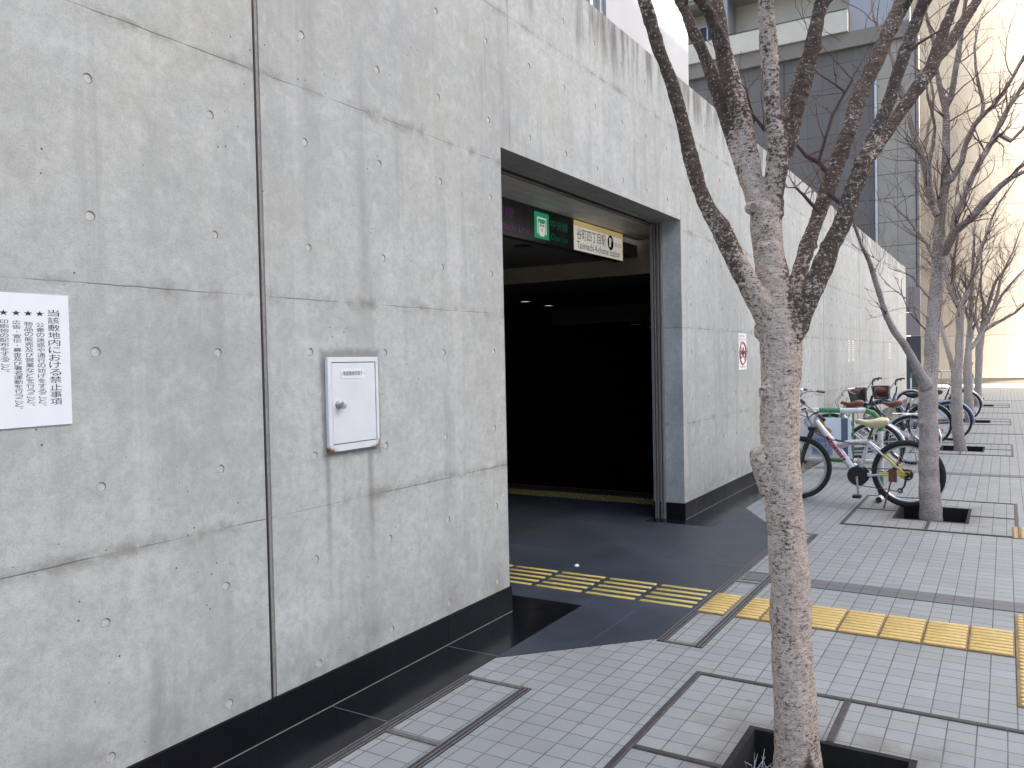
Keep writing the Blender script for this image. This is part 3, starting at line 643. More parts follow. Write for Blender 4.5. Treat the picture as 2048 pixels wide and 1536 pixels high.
PLBL = ['tiled planting-hole surround with dark steel edges at the foot of the near tree','tiled planting-hole surround under the second tree, beside the white bicycle','tiled planting-hole surround under the third tree','tiled planting-hole surround under the fourth tree','tiled planting-hole surround under the farthest tree']
for i, c in enumerate(PITS):
    t_ = thing('tree_surround', (c, PY, 0), PLBL[i], 'tree surround', 'planting-hole surrounds along the tree row')
    m = MB(); w = .034
    def bar(x0, y0, x1, y1): m.bbox((x0,y0,.0006),(x1,y1,.0105),.003)
    bar(-TX,-TY,TX,-TY+w); bar(-TX,TY-w,TX,TY); bar(-TX,-TY+w,-TX+w,TY-w); bar(TX-w,-TY+w,TX,TY-w)
    bar(-.017,HY+.03,.017,TY-w); bar(-.017,-TY+w,.017,-HY-.03); bar(HX+.03,-.017,TX-w,.017); bar(-TX+w,-.017,-HX-.03,.017)
    m.build('edge_frame', M['steel_dk'], t_)
    m = MB(); a, b, hx, hy = TX-w, TY-w, HX+.028, HY+.028
    for x0, y0, x1, y1 in ((-a,-b,a,-hy),(-a,hy,a,b),(-a,-hy,-hx,hy),(hx,-hy,a,hy)): m.box((x0,y0,.0005),(x1,y1,.003))
    m.build('tile_panel', tiles('surround tile', -TX+w, TY-w, dirty=(0,0) if i < 2 else None, base=(.292,.304,.290)), t_)
    m = MB(); d = -.5; k = .03
    m.box((-HX-k,-HY-k,d),(HX+k,-HY,.006)); m.box((-HX-k,HY,d),(HX+k,HY+k,.006)); m.box((-HX-k,-HY,d),(-HX,HY,.006)); m.box((HX,-HY,d),(HX+k,HY,.006))
    m.build('hole_lining', M['pit'], t_)
rng = random.Random(3); m = MB()
for k in range(150):
    x = 3.42+rng.random()*.30; y = -2.16+rng.random()*.19; z = -.22; h_ = .06+.11*rng.random(); a = rng.random()*6.28; l = .10*rng.random()
    m.tube([(x,y,z,.004),(x+l*.5*math.cos(a),y+l*.5*math.sin(a),z+h_*.7,.003),(x+l*1.3*math.cos(a),y+l*1.3*math.sin(a),z+h_,.0008)],3,cap=False)
setp(m.build('weeds', M['weed']), kind='stuff')
m = MB(); m.add([(6.13,.12,.006),(6.17,.135,.012),(6.165,.16,.020),(6.125,.15,.008)],[(0,1,2,3)]); m.add([(6.165,.16,.020),(6.125,.15,.008),(6.14,.17,.006)],[(0,1,2)])
setp(m.build('paper_scrap', M['white_sign']), 'tiny white scrap of paper on the dark carpet by the yellow strips', 'litter')

# ------------------------------------------------------------------ notices and the wall box
N = thing('notice_board', (1.50, 0, 1.782), 'white notice with vertical black Japanese text and stars, cut by the left edge', 'sign')
q = MB(); q.box((-.245,-.006,-.236),(.247,-.0005,.236)); q.build('board', M['white_sign'], N)
q = MB()
def column(txt, cx, ztop, cw, ch, lift=.0005):
    z = ztop
    for c in txt:
        if c in '。': put_text(q,c,(0,-.006,0),U,V,cx+cw*.12,cx+cw*.42,z-ch*.42,z-ch*.12,lift)
        elif c in '・': q.disc((cx,-.0066,z-ch*.5),(0,-1,0),ch*.13,8)
        else: put_text(q,c,(0,-.006,0),U,V,cx-cw/2,cx+cw/2,z-ch*.93,z-ch*.05,lift)
        z -= ch
X = lambda x: x-1.50; Z = lambda z: z-1.782
column('当該敷地内における禁止事項', X(1.690), Z(1.965), .043, .0268)
def star(cx, cz, rx, rz): q.add([(cx+rx*(1 if k%2==0 else .42)*math.sin(math.pi*k/5), -.0066, cz+rz*(1 if k%2==0 else .42)*math.cos(math.pi*k/5)) for k in range(10)], [tuple(range(10))])
for cx, txt, zt, ch in ((1.641,'公衆の迷惑や通行の妨げをすること。',1.917,.0182),(1.600,'物品の販売及び営業などを行うこと。',1.919,.0182),(1.559,'広告・宣伝・募金及び署名運動を行うこと。',1.922,.0160),(1.517,'印刷物の配布をすること。',1.924,.0160)):
    star(X(cx), Z(1.947), .0155, .0105); column(txt, X(cx), Z(zt), .029, ch)
q.build('lettering', M['ink'], N)

B = thing('meter_box', (0, 0, 0), 'small white steel wall box with a round knob and rusty corners', 'box')
q = MB(); fx0, fx1, fz0, fz1 = 3.070, 3.458, 1.298, 1.784; w = .026
q.box((fx0,-.020,fz0),(fx1,-.001,fz0+w*1.3)); q.box((fx0,-.020,fz1-w),(fx1,-.001,fz1)); q.box((fx0,-.020,fz0+w*1.3),(fx0+w,-.001,fz1-w)); q.box((fx1-w*.7,-.020,fz0+w*1.3),(fx1,-.001,fz1-w)); q.box((fx0+w,-.004,fz0+w*1.3),(fx1-w*.7,-.001,fz1-w),1)
q.build('frame', [M['box'], M['dark']], B)
q = MB(); q.bbox((0,0,0),(fx1-fx0-w*1.7-.007,fz1-fz0-w*2.3-.008,.012),.003)
D = q.build('door', M['box'], B, xf=Matrix(((1,0,0,fx0+w+.0035),(0,0,-1,-.0055),(0,1,0,fz0+w*1.3+.004),(0,0,0,1))))
q = MB(); q.lathe((3.147,-.017,1.538),(0,-1,0),[(0,.024),(.006,.024),(.008,.017),(.022,.016),(.030,.021),(.036,.021),(.038,.016)],20); q.build('knob', M['alloy'], D, smooth=True)
q = MB(); q.box((3.165,-.0195,1.672),(3.352,-.0172,1.722)); P_ = q.build('name_plate', M['label'], D)
q = MB(); put_text(q,'無線機接続端子',(0,-.0195,0),U,V,3.182,3.332,1.686,1.711,.0006); q.disc((3.172,-.0201,1.697),(0,-1,0),.003,8); q.disc((3.344,-.0201,1.697),(0,-1,0),.003,8); q.build('lettering', M['ink'], P_)

N2 = thing('no_parking_sign', (10.775, 0, 1.81), 'white sticker with a red no-bicycle circle on the wall right of the doorway', 'sign')
q = MB(); q.box((-.185,-.005,-.235),(.185,-.0005,.24)); q.build('board', M['white_sign'], N2)
q = MB(); 
for k in range(3): put_text(q,('自転車等の放置は','通行の妨げになります','ご遠慮ください')[k],(0,-.005,0),U,V,-.15,(.10,.15,.05)[k],.19-.042*k,.222-.042*k,.0006)
put_text(q,'駐輪禁止',(0,-.005,0),U,V,-.12,.14,-.21,-.185,.0006)
for sxx in (-.068,.068): q.ring((sxx,-.0056,-.035),(0,1,0),.046,.007,20,4)
for a, b in (((-.068,-.035),(-.03,.03)),((-.03,.03),(.045,.03)),((.045,.03),(.068,-.035)),((-.03,.03),(0,-.035)),((0,-.035),(.045,.03)),((-.04,.05),(-.015,.05)),((.045,.03),(.035,.06))): q.cyl((a[0],-.006,a[1]),(b[0],-.006,b[1]),.006,5)
q.build('lettering', M['ink'], N2)
q = MB(); q.ring((0,-.006,-.02),(0,1,0),.145,.012,36,5); q.box((-.14,-.0075,-.028),(.14,-.0065,-.012),rot=Matrix.Rotation(R(45),3,'Y')); q.build('prohibition_ring', M['red_ink'], N2)
for x0, x1, z0, z1, lb in ((19.15,19.46,1.585,2.065,'weathered paper notice on the far wall, left of a pair'),(19.67,20.01,1.60,2.07,'weathered paper notice on the far wall, right of a pair'),(26.46,26.92,1.60,2.06,'single paper notice near the far end of the wall')):
    t_ = thing('paper_notice', ((x0+x1)/2, 0, (z0+z1)/2), lb, 'sign', 'paper notices on the far wall'); w = (x1-x0)/2; h_ = (z1-z0)/2
    q = MB(); q.box((-w,-.004,-h_),(w,-.0005,h_)); q.build('sheet', M['paper'], t_)
    q = MB(); rr = random.Random(int(x0*10))
    for k in range(9):
        z = h_-.06-.043*k; q.box((-w*.8,-.0047,z),(-w*.8+w*1.6*rr.uniform(.5,1),-.0042,z+.016))
    q.build('print', M['seal'], t_)

# ------------------------------------------------------------------ buildings
b = thing('white_building', (14, 3, 0), 'smooth white panel building rising behind the concrete wall', 'building')
inv = Matrix.Translation((-14,-3,0)); q = MB()
q.box((13.32,3.0,4.25),(17.68,12,22)); q.box((2,3.1,4.25),(12.2,12,22)); q.box((12.2,3.1,4.25),(13.32,12,4.5)); q.box((12.2,3.1,16),(13.32,12,22)); q.box((12.2,3.4,4.5),(13.32,12,16))
q.build('wall', M['white_pan'], b, xf=inv)
q = MB(); q.box((12.2,3.06,4.5),(12.28,3.2,16)); q.box((12.80,3.06,4.5),(12.90,3.2,16)); q.box((13.20,3.06,4.5),(13.319,3.2,16)); q.box((12.28,3.08,9.5),(13.2,3.18,9.6)); wf = q.build('window', M['alu'], b, xf=inv)
q = MB(); q.box((12.28,3.12,4.5),(12.80,3.14,9.5)); q.box((12.90,3.12,4.5),(13.20,3.14,9.5)); q.box((12.28,3.12,9.6),(13.2,3.14,16)); q.build('pane', M['glass'], wf, xf=inv)

b = thing('apartment_building', (36, 5, 0), 'dark grey tiled building with cream balconies above a brown beam', 'building')
inv = Matrix.Translation((-36,-5,0)); q = MB()
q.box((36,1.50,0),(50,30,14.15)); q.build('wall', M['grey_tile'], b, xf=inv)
q = MB(); q.box((35.96,-.10,4.36),(36.15,1.50,14.15)); q.build('clad_wall', M['beige_clad'], b, xf=inv)
q = MB(); q.box((35.93,-.10,2.46),(36.15,1.5,3.36)); q.box((35.93,-.10,3.39),(36.15,1.5,4.35)); q.build('stone_panel', M['pink'], b, xf=inv)
q = MB(); q.box((36.0,-.10,0),(36.15,1.5,2.42)); q.build('door', M['dk_frame'], b, xf=inv)
q = MB(); q.box((35.92,1.42,4.36),(36.0,1.50,14.1)); q.build('corner_post', M['alu'], b, xf=inv)
q = MB(); q.box((35.95,.0,4.36),(36.1,.05,14.1)); q.build('corner_post', M['dk_frame'], b, xf=inv)
q = MB(); q.box((35.78,1.5,14.16),(50,30,14.78)); q.box((35.78,.20,14.16),(36.15,1.499,14.78)); q.build('beam', M['beam'], b, xf=inv)
q = MB(); q.box((36.0,1.6,14.79),(50,2.42,30)); q.box((36.0,.20,14.79),(36.15,1.599,30)); q.box((35.78,9.551,14.79),(50,30,30)); q.build('upper_wall', M['white_pan'], b, xf=inv)
for k in range(4):
    z = 14.79+2.75*k
    q = MB(); q.box((35.65,2.44,z+.0),(35.79,9.54,z+.83)); q.box((35.79,2.44,z),(37.2,2.60,z+.83)); bp = q.build('balcony', M['beige_par'] if k == 0 else M['white_pan'], b, xf=inv)
    q = MB(); q.box((35.79,2.60,z-.12 if k else z+.0),(37.19,9.54,z+.02)); q.build('slab', M['soffit'], bp, xf=inv)
    q = MB(); q.box((35.72,2.5,z+.90),(35.75,9.5,z+.93)); [q.box((35.72,2.6+1.3*i,z+.83),(35.75,2.63+1.3*i,z+.90)) for i in range(6)]; q.build('rail', M['dk_frame'], bp, xf=inv)
    q = MB(); q.box((35.85,7.35,z+.02),(37.2,7.55,z+2.6)); q.build('divider', M['white_pan'], b, xf=inv)
    for y0, wd, za, zb in ((3.55, 1.9, .78, 1.22), (8.0, 1.3, .5, 2.1)) if k == 0 else ((3.2, 1.9, .8, 2.2), (5.4, 1.5, .8, 2.2)):
        q = MB(); q.box((37.12,y0,z+za),(37.195,y0+wd,z+za+.05)); q.box((37.12,y0,z+zb-.05),(37.195,y0+wd,z+zb))
        for yy in (y0, y0+wd/2-.025, y0+wd-.05): q.box((37.12,yy,z+za+.05),(37.195,yy+.05,z+zb-.05))
        wn_ = q.build('window', M['alu'], b, xf=inv); q = MB(); q.box((37.15,y0+.05,z+za+.05),(37.17,y0+wd-.05,z+zb-.05)); q.build('pane', M['dk_glass'], wn_, xf=inv)
q = MB(); q.box((37.2,2.42,14.79),(50,9.55,30)); q.build('recess_wall', M['beige_par'], b, xf=inv)
q = MB(); q.tube([(35.95,5.02,z,.02) for z in (9.5,12,14.1)],5); q.build('drain_pipe', M['dk_frame'], b, xf=inv)

b = thing('curved_building', (51, 0, 0), 'tall beige concrete building with a curved sunlit face at the far end', 'building')
q = MB(); RC, cx, cy = 12.5, 63.5, 1.4; n = 60
ang = [R(166) + R(100)*k/n for k in range(n+1)]
pts = [(cx+RC*math.cos(a)-51, cy+RC*math.sin(a)) for a in ang] + [(cx-51, cy-RC), (cx+12-51, cy-RC), (cx+12-51, cy+8)]
q.poly(pts, .32, 30); q.build('wall', M['beige_conc'], b, smooth=True)
q = MB(); pts = [(cx+(RC-.06)*math.cos(a)-51, cy+(RC-.06)*math.sin(a)) for a in ang] + [(cx-51, cy-RC+.1), (cx+11-51, cy-RC+.1), (cx+11-51, cy+7)]
q.poly(pts, 0, .319); q.build('base_course', M['beam'], b, smooth=True)

b = thing('office_block', (5, -38, 0), 'tall plain office block across the plaza, outside the picture, shading it', 'building')
q = MB(); q.box((-50,-16,0),(46.6,0,34.6)); q.build('wall', M['offc'], b)
q = MB()
for i in range(22):
    for j in range(8): q.box((-46+4.2*i,.002,2+4*j),(-43.6+4.2*i,.03,4.4+4*j))
w_ = q.build('window', M['glass'], b); w_['kind'] = 'stuff'

# ------------------------------------------------------------------ bicycles (local x = forward, y = left, z = up ; origin under the rear hub)
def wheel(mb_r, mb_t, c, r, tr, n_sp=28, lean=0.0, steer=0.0):
    ax = Vector((-math.sin(steer), math.cos(steer), 0))
    mb_t.ring(c, ax, r-tr, tr, 48, 8, 0)
    mb_r.ring(c, ax, r-tr*2.05, tr*.42, 48, 6, 0, flat=1.5)
    c = Vector(c); u = Vector((0,0,1)); w = ax.cross(u)
    mb_r.cyl(c-ax*.05, c+ax*.05, .018, 10)
    for s in (-1, 1): mb_r.cyl(c+ax*(.036*s), c+ax*(.040*s), .03, 12)
    for k in range(n_sp):
        t = 2*math.pi*k/n_sp; s = 1 if k % 2 else -1; t2 = t + .35*(1 if k % 4 < 2 else -1)
        a = c + (u*math.cos(t2)+w*math.sin(t2))*.028 + ax*(.036*s); b = c + (u*math.cos(t)+w*math.sin(t))*(r-tr*2.3)
        mb_r.tube([(*a,.0013),(*b,.0013)],3,1,cap=False)
def saddle(p, mat, parent, L=.30, Wd=.085, up=.07):
    rings = []
    for s, w, h, d in ((0,.35,.02,.04),(.05,.72,.025,.07),(.22,1.0,.022,.105),(.42,.80,.004,.10),(.62,.42,-.006,.07),(.82,.28,.012,.05),(.96,.22,.022,.038),(1,.10,.002,.02)):
        x = p[0] - .12 + L*s; rings.append([(x, p[1]+Wd*w*math.cos(a), p[2]+h + (d*.30 if math.sin(a) > 0 else d)*math.sin(a)*(1 if math.sin(a) > 0 else .8)) for a in [2*math.pi*k/14 for k in range(14)]])
    m = MB(); m.loft(rings); return m.build('saddle', mat, parent, smooth=2)
def mtb():
    T = thing('bicycle', (10.16, -2.02, .004), 'silver white mountain bike with cream saddle, yellow rear stays and red decals', 'bicycle', 'bicycles parked along the wall', R(84)); T.rotation_euler.x = R(-4)
    r = .385; fc = (1.225, 0, r)
    for c, st in (((0,0,r),0),(fc,R(22))):
        a, b = MB(), MB(); wheel(a, b, c, r, .033, 32, steer=st)
        w = a.build('wheel', [M['alloy'], M['alloy']], T, smooth=True)
        for k in range(96):   # knobs of the tread
            t = 2*math.pi*k/96; ax = Vector((-math.sin(st), math.cos(st), 0)); u = Vector((0,0,1)); wv = ax.cross(u); d = u*math.cos(t)+wv*math.sin(t)
            for s in (-.016,.016): q = Vector(c)+d*(r-.004)+ax*(s if k%2 else s*.55); b.tube([(*(q-d*.006),.009),(*(q+d*.003),.007)],4)
        b.build('tyre', M['rubber'], w, smooth=True)
    bb = (.53,0,.335); st_top = (.405,0,.765); hd_t = (.985,0,1.005); hd_b = (1.015,0,.885)
    m = MB()
    m.tube([(*hd_t,.026),(*hd_b,.027)],12); m.tube([(.995,0,.955,.036),(.80,0,.70,.044),(.60,0,.42,.040),(*bb,.034)],14); m.tube([(.775,0,.665,.040),(.60,0,.715,.036),(.415,0,.735,.028)],12)
    m.tube([(*bb,.024),(*st_top,.020)],10); m.cyl((bb[0],-.045,bb[2]),(bb[0],.045,bb[2]),.032,14)
    for s in (-1,1):
        m.tube([(bb[0],.03*s,bb[2],.015),(.28,.05*s,.365,.013)],8); m.tube([(.28,.05*s,.365,.013),(.0,.07*s,r,.012)],8,1)
        m.tube([(.41,.022*s,.74,.012),(.25,.05*s,.60,.012)],8); m.tube([(.25,.05*s,.60,.012),(.02,.07*s,.40,.011)],8,1)
        m.box((-.035,.066*s-.004,.345),(.075,.066*s+.004,.425),1)
    m.build('frame', [M['silver'], M['bk_yel']], T, smooth=True)
    d = MB(); dv = Vector((.80-.60,0,.70-.42)).normalized(); up = Vector((-dv.z,0,dv.x))
    for s in (1,-1):
        c0 = Vector((.865,.0445*s,.785)); c1 = Vector((.665,.0445*s,.51))
        d.add([c0+up*.019, c0-up*.019, c1-up*.019, c1+up*.019], [(0,1,2,3) if s > 0 else (3,2,1,0)])
    d.build('decal', M['bk_red'], T)
    d = MB(); o = Vector((.868,.0450,.789)); ux = (Vector((.665,.0450,.51))-Vector((.868,.0450,.789))); Ln = ux.length; ux.normalize(); uy = Vector((0,1,0)).cross(ux)
    for k in range(8):   # worn white strokes of the illegible lettering
        a = .02+k*.040
        for q in ((a,-.010,.004,.020),(a+.012,-.010 if k%3 else .006,.004,.016)): d.add([o+ux*q[0]+uy*q[1], o+ux*(q[0]+q[2])+uy*q[1], o+ux*(q[0]+q[2]+.006)+uy*(q[1]+q[3]), o+ux*(q[0]+.006)+uy*(q[1]+q[3])],[(0,1,2,3)])
    d.build('worn_lettering', M['white_sign'], T)
    d = MB(); put_text(d,'ENJOY WITH YOU',(.745,.0415,.675),(-.983,0,.18),(.18,0,.983),0,.25,-.012,.016,.001); d.build('lettering', M['bk_red'], T)
    m = MB(); m.tube([(*st_top,.015),(.345,0,.935,.014)],10); m.box((.29,-.02,.93),(.42,.02,.945)); m.build('seat_post', M['rusty'], T, smooth=True)
    saddle((.305,0,.968), M['cream'], T, .37, .10)
    m = MB(); sp = math.sin(R(22)); cp = math.cos(R(22))
    for s in (-1,1): m.tube([(hd_b[0]+.02-sp*.075*s,.075*s*cp,.86,.021),(fc[0]-.09-sp*.065*s,.065*s*cp,.62,.021),(fc[0]-.02-sp*.065*s,.065*s*cp,.40,.016)],10)
    m.box((.985,-.085,.855),(1.065,.085,.895)); m.build('fork', M['bk_dark'], T, smooth=True)
    m = MB()
    for s in (-1,1): m.box((fc[0]-.05,.055*s-.012,fc[2]-.04),(fc[0]+.04,.055*s+.012,fc[2]+.05))
    m.cyl((fc[0],-.075,fc[2]),(fc[0],.075,fc[2]),.022,10); m.build('front_hub', M['bk_yel'], T, smooth=True)
    # handlebar turned to the left
    a = R(38); dx, dy = -math.sin(a), math.cos(a); c = (1.00,0,1.085)
    m = MB(); m.tube([(.98,0,1.0,.017),(.985,0,1.06,.018),(1.03,.02,1.085,.016)],10)
    bar = [(1.03+dx*t, .02+dy*t, 1.095-.075*t/.34, .0135) for t in (-.34,-.2,-.06,.06,.2,.34)]; m.tube(bar,10); H = m.build('handlebar', M['alloy'], T, smooth=True)
    for s in (-1,1):
        m = MB(); m.tube([(1.03+dx*t*s,.02+dy*t*s,1.095-.075*t*s/.34,.021) for t in (.22,.28,.35)],10); m.build('grip', M['blk_pl'], H, smooth=True)
        m = MB(); m.tube([(1.03+dx*.19*s,.02+dy*.19*s,1.09,.012),(1.09+dx*.21*s,.04+dy*.21*s,1.07,.007),(1.09+dx*.32*s,.04+dy*.32*s,1.085,.006)],6); m.build('brake_lever', M['blk_pl'], H, smooth=True)
    m = MB()
    for k, s in enumerate((1,-1,1,-1)): m.tube([(1.05+dx*.17*s,.04+dy*.17*s,1.09,.004),(1.10,.10*s,.98-.02*k,.004),(1.02,.045*s,.84,.004),(.86,.045*s,.77-.01*k,.004),(.62,.038,.72,.004),(.42,.03*s,.70,.004)],5,cap=False)
    m.build('cable', M['blk_pl'], T)
    m = MB()
    m.ring((bb[0],-.06,bb[2]),(0,1,0),.10,.010,28,6); m.ring((bb[0],.055,bb[2]),(0,1,0),.105,.006,28,5); m.lathe((bb[0],-.058,bb[2]),(0,-1,0),[(0,.095),(.006,.09),(.008,.02)],24)
    m.lathe((bb[0],.046,bb[2]),(0,1,0),[(0,.115),(.006,.112),(.007,.02)],28); m.build('chainring', M['blk_pl'], T, smooth=True)
    m = MB(); m.tube([(bb[0],.075,bb[2],.016),(bb[0]-.015,.085,bb[2]-.21,.012)],8); m.tube([(bb[0],-.075,bb[2],.016),(bb[0]+.02,-.085,bb[2]+.20,.012)],8)
    cr = m.build('crank', M['alloy'], T, smooth=True)
    m = MB(); m.box((bb[0]-.055,.09,bb[2]-.235),(bb[0]+.03,.175,bb[2]-.205)); m.build('pedal', M['blk_pl'], cr)
    m = MB(); m.box((bb[0]-.03,-.175,bb[2]+.185),(bb[0]+.065,-.09,bb[2]+.215)); m.build('pedal', M['blk_pl'], cr)
    m = MB(); m.lathe((0,.045,r),(0,1,0),[(0,.065),(.008,.06),(.016,.048),(.024,.036),(.030,.028)],20); m.tube([(0,.09,r-.03,.012),(.02,.10,r-.12,.010),(.06,.10,r-.17,.010)],6); m.ring((.065,.10,r-.175),(0,1,0),.022,.008,14,5)
    m.tube([(.52,.055,bb[2]+.10,.005),(.02,.06,r+.06,.005)],4); m.tube([(.52,.055,bb[2]-.105,.005),(.06,.09,r-.19,.005)],4); m.build('rear_gears', M['blk_pl'], T, smooth=True)
    m = MB(); m.box((.10,.075,.30),(.185,.085,.44)); m.tube([(.15,.10,.34,.010),(.19,.15,.16,.009),(.22,.19,.012,.008)],6); m.build('kickstand', M['rusty'], T, smooth=True)
    m = MB(); m.lathe((.09,.085,.52),(-1,.2,0),[(0,.02),(.012,.02),(.014,.012)],10); m.build('reflector', M['bk_red'], T)
mtb()

def city(loc, deg, label, frame, sadd, grip, fender, rack=True, basket=None, low=True, bar='sweep', red=False, steer=0.0, hz=1.10, guard='bk_dark', sz=0.0):
    T = thing('bicycle', loc, label, 'bicycle', 'bicycles parked along the wall', R(deg)); r = .385; fc = (1.22,0,r)
    for c, st in (((0,0,r),0),(fc,steer)):
        a, b = MB(), MB(); wheel(a, b, c, r, .024, 28, steer=st); w = a.build('wheel', [M['chrome'], M['alloy']], T, smooth=True); b.build('tyre', M['rubber'], w, smooth=True)
    for c, a0, a1, st in (((0,0,r),R(-95),R(80),0),(fc,R(-70),R(55),steer)):
        m = MB(); m.ring(c,(-math.sin(st),math.cos(st),0),r+.018,.022,28,8,0,a0,a1,flat=1.5); m.build('fender', M[fender], T, smooth=True)
    bb = (.50,0,.33); stt = (.34,0,.80); ht, hb = (.985,0,.93), (1.035,0,.76)
    m = MB(); m.tube([(*ht,.024),(*hb,.025)],10)
    if low:
        m.tube([(*hb,.020),(.86,0,.50,.021),(.68,0,.36,.021),(*bb,.020)],10); m.tube([(1.01,0,.85,.016),(.84,0,.60,.016),(.66,0,.46,.016),(.45,0,.47,.016)],10)
    else:
        m.tube([(*hb,.021),(*bb,.021)],10); m.tube([(1.0,0,.88,.018),(.37,0,.62,.017)],10)
    m.tube([(*bb,.020),(*stt,.018)],10); m.cyl((bb[0],-.05,bb[2]),(bb[0],.05,bb[2]),.03,12)
    for s in (-1,1): m.tube([(bb[0],.03*s,bb[2],.012),(0,.065*s,r,.010)],7); m.tube([(.37,.02*s,.70,.010),(0,.065*s,r,.009)],7)
    m.build('frame', M[frame], T, smooth=True)
    m = MB(); sp, cp = math.sin(steer), math.cos(steer)
    for s in (-1,1): m.tube([(1.045-sp*.05*s,.05*s*cp,.72,.014),(1.12-sp*.055*s,.055*s*cp,.54,.013),(1.22-sp*.055*s,.055*s*cp,r,.010)],8)
    m.box((1.01,-.06,.71),(1.08,.06,.74)); m.build('fork', M['alloy'], T, smooth=True)
    m = MB(); m.tube([(*stt,.014),(.30,0,.92+sz,.013)],8)
    for s in (-.03,.03): m.ring((.22,s,.905+sz),(0,0,1),.028,.012,12,5)
    m.build('seat_post', M['alloy'], T, smooth=True); saddle((.25,0,.955+sz), M[sadd], T, .31, .105)
    m = MB(); m.tube([(.975,0,.93,.013),(.96,0,hz-.05,.014)],8)
    a = steer; 
    def rotp(x, y, z, q): x0 = .97; return (x0+(x-x0)*math.cos(a)-y*math.sin(a), (x-x0)*math.sin(a)+y*math.cos(a), z, q)
    if bar == 'sweep': prof = [(.75,.33),(.86,.325),(.97,.25),(1.03,.12),(1.01,.03)]; zz = [.06,.08,.07,.03,-.03]
    else: prof = [(.86,.34),(.90,.25),(.95,.15),(.98,.06),(.98,.02)]; zz = [.10,.11,.10,.05,-.02]
    pl = [rotp(x,y,hz+z,.0125) for (x,y),z in zip(prof,zz)] + [rotp(x,-y,hz+z,.0125) for (x,y),z in list(zip(prof,zz))[::-1]]
    m.tube(pl,8); H = m.build('handlebar', M['chrome'] if bar == 'sweep' else M['blk_pl'], T, smooth=True)
    for s in (-1,1):
        (x0,y0),(x1,y1) = prof[0], prof[1]
        m = MB(); m.tube([rotp(x0-.01,y0*s,hz+zz[0],.019),rotp(x1-.005,y1*s,hz+zz[1],.019)],10); m.build('grip', M[grip], H, smooth=True)
        m = MB(); m.tube([rotp(x1+.03,y1*s-.01*s,hz+zz[1],.009),rotp(x1+.03,y1*s+.02*s,hz+zz[1]-.03,.007),rotp(x0+.05,y0*s+.03*s,hz+zz[0]-.045,.006)],6); m.build('brake_lever', M['alloy'] if bar == 'sweep' else M['blk_pl'], H, smooth=True)
    m = MB(); m.lathe(Vector(rotp(.93,.22,hz+.075,0)[:3]),(0,0,1),[(0,.024),(.02,.022),(.03,.010)],12); m.build('bell', M['chrome'] if bar == 'sweep' else M['blk_pl'], H, smooth=True)
    m = MB(); m.tube([rotp(1.0,.15,hz+.03,.004),(1.12,.10,.98,.004),(1.05,.03,.80,.004),(.8,.02,.52,.004)],5,cap=False); m.tube([rotp(1.0,-.15,hz+.03,.004),(1.13,-.10,.96,.004),(1.06,-.03,.74,.004)],5,cap=False); m.build('cable', M['blk_pl'], T)
    m = MB(); m.lathe((bb[0],-.055,bb[2]),(0,-1,0),[(0,.095),(.008,.095),(.010,.02)],24)
    m.tube([(bb[0]+.12,-.062,bb[2],.05),(.25,-.062,.36,.045),(-.04,-.062,r,.045)],8); cg = m.build('chain_guard', M[guard], T, smooth=True)
    m = MB(); m.tube([(bb[0],.075,bb[2],.013),(bb[0]+.14,.085,bb[2]-.09,.011)],8); m.tube([(bb[0],-.085,bb[2],.013),(bb[0]-.14,-.095,bb[2]+.09,.011)],8); cr = m.build('crank', M['alloy'], T, smooth=True)
    for s in (1,-1): m = MB(); m.box((bb[0]+.14*s-.045,.095*s-(.09 if s < 0 else 0),bb[2]-.09*s-.015),(bb[0]+.14*s+.045,.095*s+(.09 if s > 0 else 0),bb[2]-.09*s+.015)); m.build('pedal', M['blk_pl'], cr)
    if rack:
        m = MB()
        for y in (-.06,-.02,.02,.06): m.tube([(.27,y,.80,.006),(-.22,y,.80,.006)],6)
        for x in (.2,0,-.2): m.tube([(x,-.065,.797,.005),(x,.065,.797,.005)],6)
        for s in (-1,1): m.tube([(.0,.066*s,.80,.006),(.0,.075*s,r,.006)],6); m.tube([(-.18,.066*s,.80,.006),(0,.075*s,r,.006)],6)
        m.build('luggage_rack', M['chrome'], T, smooth=True)
    m = MB(); m.tube([(-.02,.085,r-.01,.010),(-.10,.13,.02,.009)],7); m.tube([(-.02,-.085,r-.01,.010),(-.10,-.13,.02,.009)],7); m.build('kickstand', M['chrome'], T, smooth=True)
    m = MB(); m.lathe((-.42,0,.56),(-1,0,.25),[(0,.03),(.014,.03),(.018,.015)],12); m.build('reflector', M['bk_red'], T)
    if basket:
        m = MB(); x0, x1, y, z0, z1 = 1.08, 1.40, .17, .82, 1.08
        def P(u, v, t): k = .82+.18*t; return (x0+.02+(x1-x0)*(u*k) , (v*2-1)*y*k, z0+(z1-z0)*t)
        rw = .0045
        for t in [i/11 for i in range(12)]:
            m.tube([(*P(0,0,t),rw),(*P(1,0,t),rw),(*P(1,1,t),rw),(*P(0,1,t),rw),(*P(0,0,t),rw)],4,cap=False)
        for i in range(23):
            for a_, b_ in ((P(i/22,0,0),P(i/22,0,1)),(P(i/22,1,0),P(i/22,1,1)),(P(0,i/22,0),P(0,i/22,1)),(P(1,i/22,0),P(1,i/22,1)),(P(i/22,0,0),P(i/22,1,0))): m.tube([(*a_,rw),(*b_,rw)],3,cap=False)
        m.tube([(*P(0,0,1),.007),(*P(1,0,1),.007),(*P(1,1,1),.007),(*P(0,1,1),.007),(*P(0,0,1),.007)],6); m.build('basket', M[basket], T)
        m = MB(); m.tube([(1.22,.03,.40,.006),(1.30,.10,.82,.006)],5); m.tube([(1.22,-.03,.40,.006),(1.30,-.10,.82,.006)],5); m.build('basket_stay', M['alloy'], T)
